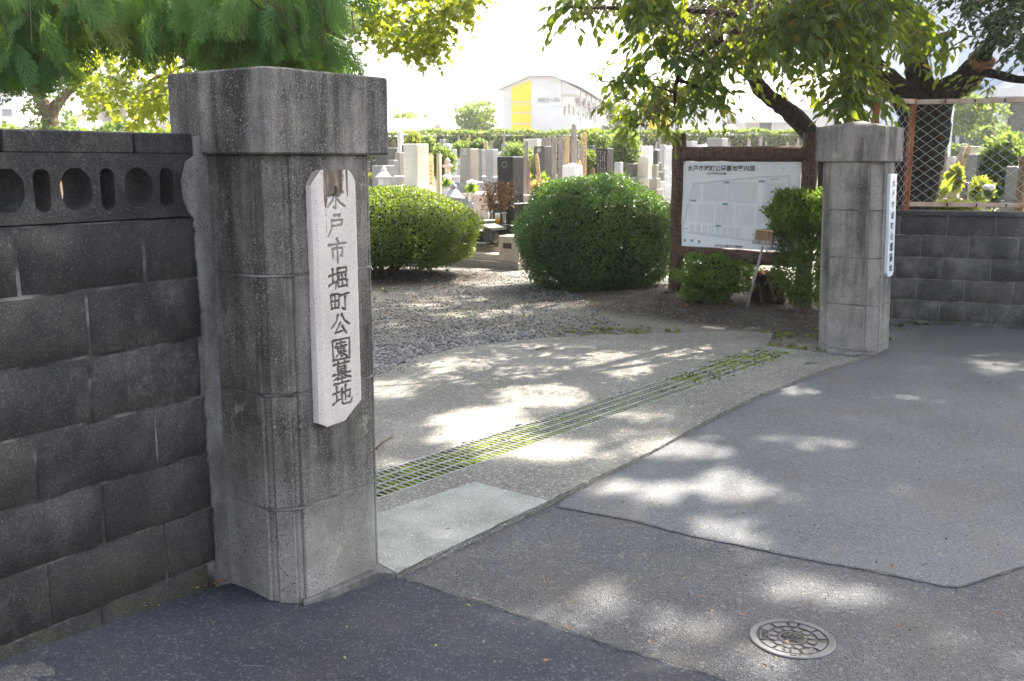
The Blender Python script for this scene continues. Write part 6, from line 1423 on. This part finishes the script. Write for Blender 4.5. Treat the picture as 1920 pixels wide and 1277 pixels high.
# ------------------------------------------------------------------ hedges
def hedge(name, label, p, q, th, h, mat, n, size, rough=.05, cat='hedge'):
    p = Vector(p); q = Vector(q); d = q - p; L = d.length; u = d.normalized(); nn = Vector((u.y, -u.x, 0)); root = thing(name, label, cat, (p + q) / 2); m = MB()
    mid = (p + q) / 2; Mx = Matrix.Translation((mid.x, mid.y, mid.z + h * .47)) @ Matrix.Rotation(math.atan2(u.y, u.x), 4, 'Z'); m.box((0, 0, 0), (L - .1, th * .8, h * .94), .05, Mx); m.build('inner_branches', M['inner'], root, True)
    s = RNG.random(n) * L; f = RNG.random(n); P = np.zeros((n, 3)); O = np.zeros((n, 3)); n_ = np.array(nn); un = np.array(u); base = np.array(p)
    side = f < .60; zz = RNG.random(n) * h; sgn = np.where(RNG.random(n) < .75, 1, -1); wave = rough * (np.sin(s * 1.7) + np.sin(s * 4.1 + 1) + RNG.normal(0, .6, n))
    P = base + un * s[:, None] + np.where(side[:, None], n_ * (sgn * (th / 2 + wave * .6))[:, None], n_ * ((RNG.random(n) - .5) * th)[:, None]); P[:, 2] += np.where(side, zz, h + wave * .8)
    O = np.where(side[:, None], n_ * sgn[:, None], np.array([0, 0, 1.0])); D = O * .5 + RNG.normal(0, .6, (n, 3)) + [0, 0, .35]
    crown('foliage', mat, root, [(P, D, O + RNG.normal(0, .5, (n, 3)), size * RNG.uniform(.6, 1.3, n))], CHIP, CHIP_F); return root
def gp(px, d, dz=0): p = AT(px, 305, d); p.z = zgf(p.x, d) + dz; return p
hedge('hedge', 'long clipped green hedge along the far end of the cemetery', gp(640, 49.5), gp(1560, 47), 1.2, 2.5, M['lf_far'], 30000, .15)
hedge('hedge', 'short piece of clipped hedge seen through the wire fence', gp(1700, 38), gp(1832, 37), 1.0, 1.75, M['lf_far'], 5000, .13)
hedge('hedge', 'pale flowering hedge beyond the dark wall at far left', gp(-120, 26), gp(420, 27), 1.4, 2.12, M['lf_far'], 12000, .12, .13)
# ------------------------------------------------------------------ buildings beyond the cemetery
def frame_of(p, deg):
    u = Vector((math.cos(R(deg)), -math.sin(R(deg)), 0)); v = Vector((math.sin(R(deg)), math.cos(R(deg)), 0)); return Matrix(((u.x, v.x, 0, p.x), (u.y, v.y, 0, p.y), (0, 0, 1, p.z), (0, 0, 0, 1)))
def apartment():
    d = 75.0; p = AT(943, 300, d); p.z = .8; root = thing('apartment_building', 'white two storey apartment block with a yellow panelled gable and outside stairs', 'building', p); F = frame_of(p, 11); root.matrix_basis = F
    W_, L, H_ = 5.8, 24.5, 6.0; T = Matrix.Identity(4)
    def prof(m, pts, y0, y1):
        bm = bmesh.new(); f = [bm.verts.new((x, y0, z)) for x, z in pts]; b = [bm.verts.new((x, y1, z)) for x, z in pts]; bm.faces.new(f); bm.faces.new(b[::-1])
        for i in range(len(pts)): j = (i + 1) % len(pts); bm.faces.new((f[j], f[i], b[i], b[j]))
        m._in(bm)
    m = MB(); prof(m, [(0, 0), (4.35, 0), (4.35, 6.65), (3.7, 6.85), (2.0, 6.85), (0, 6.05)], 0, L); prof(m, [(4.35, 5.6), (W_ - .25, 5.6), (W_ - .25, 6.0), (4.35, 6.6)], .1, L); m.build('wall', M['white'], root)
    m = MB(); m.box((5.1, L / 2, 2.9), (1.3, L - .3, .22)); m.box((5.68, L / 2 + .6, 3.45), (.12, L - 1.2, 1.1)); m.build('walkway', M['white'], root)
    m = MB(); prof(m, [(-.35, 5.95), (2.0, 6.88), (3.75, 6.88), (6.1, 5.95), (6.1, 6.1), (3.78, 7.06), (1.96, 7.06), (-.35, 6.12)], -.4, L + .3); m.build('roof', M['roofpale'], root)
    m = MB(); cuts = [0.55, 1.35, 2.1, 2.85, 3.6, 4.35, 5.1]
    pn = thing  # panels: one part each
    cuts = [.45 + .78 * k for k in range(7)]
    for k, z in enumerate(cuts):
        q = MB()
        if k < 6: q.box((1.40, -.03, z + .34), (1.45, .05, .68))
        else: prof(q, [(.68, 5.14), (2.12, 5.14), (2.12, 6.62), (.68, 6.12)], -.055, -.005)
        q.build('yellow_panel', M['yellow'], root)
    m = MB(); prof(m, [(1.9, -.3), (2.7, -.3), (4.35, 3.05), (5.75, 3.05), (5.75, 4.05), (4.2, 4.05), (2.3, .5)], -1.25, -1.13); prof(m, [(4.35, 1.2), (5.75, 1.2), (5.75, 3.05), (4.35, 3.05)], -1.25, -1.13); m.box((5.05, -.6, 3.0), (1.4, 1.2, .16)); m.box((3.4, -.6, 1.35), (1.6, 1.1, .12), 0, Matrix.Translation((3.4, -.6, 1.35)) @ Matrix.Rotation(R(-55), 4, 'Y') @ Matrix.Translation((-3.4, .6, -1.35))); m.build('stair_parapet', M['white'], root)
    m = MB(); m.box((4.9, .25, 4.55), (.9, .06, 1.7)); m.build('lobby_wall', M['cream'], root)
    for k in range(3): MB().box((4.6 + .32 * k, .19, 4.35 + .2 * (k % 2)), (.13, .05, .75)).build('window', M['pipe'], root)
    for k in range(7):
        y = 1.6 + k * 3.4; MB().box((4.38, y, 4.0), (.05, .85, 1.9)).build('door', M['cream'], root); MB().box((4.38, y + 1.5, 4.5), (.05, .8, .8)).build('window', M['pane'], root)
        MB().box((4.38, y, 1.2), (.05, .85, 1.9)).build('door', M['pipe'], root); MB().box((4.38, y + 1.5, 1.6), (.05, .6, .9)).build('window', M['pane'], root)
        MB().tube([(5.78, y - 1.5, 0), (5.78, y - 1.5, 5.9)], .045, 6).build('drain_pipe', M['pipe'], root)
        MB().box((5.2, y + .6, 5.25), (.5, .3, .35)).build('meter_box', M['wood_grey'], root)
    me = text_mesh('lettering', '中央コーポA', .40, (2.62, -.03, 5.05), M['pipe'], root, Euler((math.pi / 2, 0, 0)), .02, 'LEFT', True, 1.0, .72)
    MB().tube([(2.4, 3, 7), (2.4, 3, 10.5)], .03, 5).build('antenna', M['pipe'], root)
apartment()
def block_building(name, label, px0, px1, ytop, d, depth, deg, wall, roof=None, roofh=0, base=.8, wins=(), cat='building', ridge='x', over=.35, winmat='pane'):
    p = AT(px0, 300, d); p.z = base; zt = AT(0, ytop, d).z - base; u = Vector((math.cos(R(deg)), -math.sin(R(deg)), 0)); k = (px1 - 960) / CF; wdt = (k * d - p.x) / (u.x - k * u.y)
    root = thing(name, label, cat, p); root.matrix_basis = frame_of(p, deg); h = zt - roofh
    MB().box((wdt / 2, depth / 2, h / 2), (wdt, depth, h)).build('wall', M[wall], root)
    m = MB()
    if roofh > .05:
        if ridge == 'x': pr = [(-over, h - .08), (depth / 2, zt), (depth + over, h - .08), (depth + over, h + .08), (depth / 2, zt + .16), (-over, h + .08)]; ax = 0
        else: pr = [(-over, h - .08), (wdt / 2, zt), (wdt + over, h - .08), (wdt + over, h + .08), (wdt / 2, zt + .16), (-over, h + .08)]; ax = 1
        bm = bmesh.new(); e0, e1 = (-over, (wdt if ax == 0 else depth) + over); P = lambda a, s: (s, a[0], a[1]) if ax == 0 else (a[0], s, a[1]); f = [bm.verts.new(P(a, e0)) for a in pr]; b = [bm.verts.new(P(a, e1)) for a in pr]; bm.faces.new(f); bm.faces.new(b[::-1])
        for i in range(6): j = (i + 1) % 6; bm.faces.new((f[j], f[i], b[i], b[j]))
        m._in(bm); g_ = [(0, h - .08), (depth / 2, zt), (depth, h - .08)] if ax == 0 else [(0, h - .08), (wdt / 2, zt), (wdt, h - .08)]
        gm = MB()
        for s in ((.02, wdt - .02) if ax == 0 else (.02, depth - .02)): gm.face([P(a, s) for a in g_])
        gm.build('gable', M[wall], root)
    else: m.box((wdt / 2, depth / 2, h + .09), (wdt + over * 2, depth + over * 2, .2))
    m.build('roof', M[roof or 'roofpale'], root)
    for (wx0, wx1, wy0, wy1) in wins:                            # photo pixels on the front wall
        n = Vector((-math.sin(R(deg)), -math.cos(R(deg)), 0)); a = PL(wx0, wy0, p, n); b = PL(wx1, wy1, p, n); Mi = root.matrix_basis.inverted(); a = Mi @ a; b = Mi @ b
        fw = MB().box(((a.x + b.x) / 2, -.02, (a.z + b.z) / 2), (abs(b.x - a.x) + .12, .06, abs(a.z - b.z) + .12)).build('window', M['white'], root); MB().box(((a.x + b.x) / 2, -.05, (a.z + b.z) / 2), (abs(b.x - a.x), .03, abs(a.z - b.z))).build('pane', M[winmat], fw)
    return root
block_building('warehouse', 'long pale warehouse with a low sheet roof left of the apartment block', 690, 832, 184, 82, 14, 4, 'taupe', 'roofpale', 2.2)
block_building('warehouse', 'white warehouse with a low roof touching the apartment block', 828, 945, 184, 86, 12, 4, 'greywall', 'roofpale', 2.6)
block_building('shed', 'low shed roof just above the hedge beside the left pillar', 660, 792, 224, 56, 6, 8, 'cream', 'roofpale', 1.1)
block_building('house', 'plain white house right of the apartment block', 1146, 1250, 205, 88, 10, 4, 'housewall', 'roofpale', .6)
r_ = block_building('apartment_building', 'white house with a yellow panel behind the hanging leaves', 1225, 1345, 165, 72, 12, 11, 'white', 'roofpale', 1.4, ridge='y')
MB().box((.35, -.04, 2.6), (1.5, .05, 4.6)).build('yellow_panel', M['yellow'], r_)
block_building('house', 'white low house with a dark window behind the map board', 1395, 1475, 205, 60, 9, 6, 'housewall', 'roofpale', .7, wins=((1424, 1446, 222, 250),), winmat='glass')
block_building('house', 'wide white building behind the leaning tree', 1330, 1560, 176, 80, 12, 6, 'housewall', 'roofpale', 1.2, wins=((1500, 1530, 205, 235),))
block_building('house', 'small taupe shed with pale roof behind the map board', 1290, 1365, 236, 56, 5, 6, 'taupe', 'roofpale', .5)
block_building('house', 'white house with one grey window at the far left', -60, 108, 178, 46, 9, 8, 'housewall', 'roofpale', 1.5, wins=((5, 24, 205, 218),))
block_building('house', 'two storey white house with narrow window behind the far tree', 20, 165, 160, 62, 9, 6, 'housewall', 'roofgrey', .9, wins=((138, 146, 191, 207),))
r_ = block_building('house', 'grey roofed low wing in front of the two storey house', 100, 200, 208, 54, 6, 6, 'housewall', 'roofgrey', 1.0)
block_building('house', 'white gabled house with grey eaves beside the left pillar', 205, 372, 150, 56, 9, 6, 'housewall', 'roofgrey', 2.6, ridge='y')
block_building('house', 'narrow taupe house wing beside the left pillar', 226, 254, 206, 50, 3, 6, 'taupe', 'roofgrey', 0, over=.1)
def hall():
    """big pale blue building seen through the wire fence"""
    d = 44.0; p = AT(1700, 300, d); p.z = .8; root = thing('hall_building', 'large pale blue clad building with a white porch roof behind the wire fence', 'building', p); root.matrix_basis = frame_of(p, 4)
    MB().box((6.5, 6, 4.2), (13.0, 10, 8.4)).build('wall', M['bluewall'], root)
    m = MB()
    for k in range(14): m.box((.3 + k * .9, .97, 4.2), (.05, .06, 8.4))
    m.build('cladding_ribs', M['greywall'], root)
    MB().box((7.5, -.2, 3.55), (9.2, 3.2, .35)).build('porch_roof', M['white'], root)
    m = MB(); bm = bmesh.new(); pts = [(3.4, 3.7), (8.2, 6.6), (12.4, 3.7)]; f = [bm.verts.new((x, -1.6, z)) for x, z in pts]; b = [bm.verts.new((x, .9, z)) for x, z in pts]; bm.faces.new(f); bm.faces.new(b[::-1])
    for i in range(3): j = (i + 1) % 3; bm.faces.new((f[j], f[i], b[i], b[j]))
    m._in(bm); m.build('porch_gable', M['white'], root)
    MB().box((5.5, .93, 2.15), (6.6, .1, 2.2)).build('window', M['glass'], root)
    for k in range(4): MB().box((2.4 + k * 2.0, .86, 2.15), (.14, .1, 2.2)).build('mullion', M['greywall'], root)
    for x in (3.2, 7.4): MB().box((x, -1.5, 1.7), (.28, .28, 3.4)).build('porch_post', M['bluewall'], root)
    m = MB(); bm = bmesh.new(); pts = [(2.9, -.4), (12, -.4), (12, 4.4), (9.6, 3.2), (5.2, .9)]; f = [bm.verts.new((x, -3.4, z)) for x, z in pts]; b = [bm.verts.new((x, -3.2, z)) for x, z in pts]; bm.faces.new(f); bm.faces.new(b[::-1])
    for i in range(5): j = (i + 1) % 5; bm.faces.new((f[j], f[i], b[i], b[j]))
    m._in(bm); m.build('stair_wall', M['white'], root)
hall()
def pole(px, yt, yb, d, r_, lab, mat='greywall'):
    a = AT(px, yt, d); m = MB(); m.tube([(a.x, d, .3), (a.x, d, a.z)], [r_ * 1.1, r_], 10); tag(m.build('utility_pole', M[mat]), lab, 'pole')
pole(1794, 40, 250, 34, .11, 'pale utility pole in front of the blue clad building'); pole(1358, 190, 250, 55, .13, 'thin grey utility pole behind the hanging leaves'); pole(1006, 98, 160, 95, .03, 'thin mast rising behind the apartment block')
def billboard():
    d = 95.0; a = AT(812, 187, d); b = AT(838, 205, d); root = thing('roof_sign', 'distant blue green sign with two panels on thin legs', 'sign', (a.x, d, .8))
    w2 = (b.x - a.x) / 2
    for k in (0, 1): MB().box((a.x + w2 * (k + .5), d, (a.z + b.z) / 2), (w2 * .94, .15, a.z - b.z)).build('sign_panel', M['signgreen'], root, True)
    for k in (.25, .75): MB().tube([(a.x + 2 * w2 * k, d, .8), (a.x + 2 * w2 * k, d, b.z)], .1, 6).build('leg', M['pipe'], root, True)
billboard()
def wire():
    a = AT(880, 192, 68); b = AT(1420, 196, 66); n = 12; pts = [a.lerp(b, k / n) + Vector((0, 0, -.25 * (1 - (2 * k / n - 1) ** 2))) for k in range(n + 1)]; m = MB(); m.tube(pts, .018, 4); tag(m.build('overhead_cable', M['pipe']), 'thin overhead cable crossing in front of the apartment block', 'cable')
wire()
# ------------------------------------------------------------------ trees beyond the cemetery
def far_tree(px, yt, yb, wpx, d, lab, mat='lf_far', n=2600, size=.2, trunk=True, polys=None, name='far_tree'):
    sc = d / CF; gz = zgf(AT(px, 300, d).x, d); b = AT(px, 300, d); b.z = gz; root = thing(name, lab, 'tree', b); c = AT(px, (yt + yb) / 2, d); A = []
    for _ in range(9): A.append((RNG.normal(0, .33) * wpx * sc, RNG.normal(0, .3) * wpx * sc, RNG.normal(0, .28) * (yb - yt) * sc, RNG.uniform(.22, .36) * wpx * sc))
    P = []; O = []
    for q in A: p_, o_ = shell((c.x + q[0], c.y + q[1], c.z + q[2]), (q[3], q[3], q[3] * .75), n // 9, 2, -1, random.random() * 6, .12, .14); P.append(p_); O.append(o_)
    P = np.concatenate(P); O = np.concatenate(O); crown('crown', M[mat], root, [(P, O + RNG.normal(0, .6, P.shape), O + RNG.normal(0, .5, P.shape), size * RNG.uniform(.6, 1.3, len(P)))], CHIP, CHIP_F)
    m = MB(); limb(m, [b, Vector((c.x, c.y, (b.z + c.z) / 2)), c], wpx * sc * .035, wpx * sc * .02, 7); m.build('trunk', M['bark_pale'], root, True)
far_tree(878, 206, 252, 62, 62, 'round green tree in front of the white warehouse', n=3600, size=.22); far_tree(765, 216, 246, 60, 66, 'low pale green tree in front of the long warehouse', n=2400, size=.24); far_tree(1160, 200, 250, 30, 66, 'small tree beside the right end of the apartment block', n=1200, size=.22)
far_tree(1815, 198, 248, 52, 36, 'olive green bushy tree before the blue clad building', 'lf_far', 2400, .16); far_tree(1865, 235, 262, 36, 38, 'low bush before the stair wall of the blue clad building', 'lf_far', 1000, .16)
def forked_tree():
    d = 24.0; a = AT; b = gp(96, d); root = thing('forked_tree', 'forked brown trunked tree seen over the dark wall at left', 'tree', b); m = MB()
    limb(m, [b, a(97, 262, d), a(94, 225, d), a(84, 200, d), a(70, 172, d), a(50, 120, d), a(30, 40, d)], .24, .09, 10); limb(m, [a(95, 228, d), a(104, 200, d), a(118, 182, d), a(140, 160, d), a(175, 120, d), a(200, 40, d)], .15, .06, 9); m.build('trunk', M['bark_pale'], root, True)
    sets = []
    for poly, n, mt in (([(20, 90), (40, 170), (60, 185), (100, 160), (150, 150), (165, 110), (120, 60), (40, 60)], 330, 0), ([(-60, 60), (-40, 130), (30, 150), (60, 120), (40, 40)], 200, 0), ([(48, 185), (55, 205), (85, 215), (70, 180)], 30, 0), ([(100, 190), (105, 225), (122, 220), (118, 200)], 20, 0), ([(60, 225), (70, 245), (130, 245), (120, 228)], 60, 0), ([(60, 50), (120, 100), (220, 90), (260, 20), (100, 0)], 200, 0)):
        A = region(poly, d - 1.2, d + 1.2, n, .35, 25); P, D, N, S, tw = twig_leaves(A, .12, CHIP, CHIP_F, 9, .4, .2); sets.append((P, D, N, S))
    crown('crown', M['lf_far'], root, sets, CHIP, CHIP_F)
forked_tree()

# ------------------------------------------------------------------ thin volume added to imitate lens glare over the background
def glare_veil():
    m = bpy.data.materials.new('glare_veil'); m.use_nodes = True; t = m.node_tree; t.nodes.clear(); o = t.nodes.new('ShaderNodeOutputMaterial'); v = t.nodes.new('ShaderNodeVolumePrincipled')
    v.inputs['Density'].default_value = 0.0007; v.inputs['Color'].default_value = (1, .98, .95, 1); v.inputs['Anisotropy'].default_value = .55
    t.links.new(v.outputs[0], o.inputs['Volume'])
    b = MB(); b.box((0, 420, 9), (820, 980, 22)); tag(b.build('glare_veil', m), kind='stuff')
glare_veil()
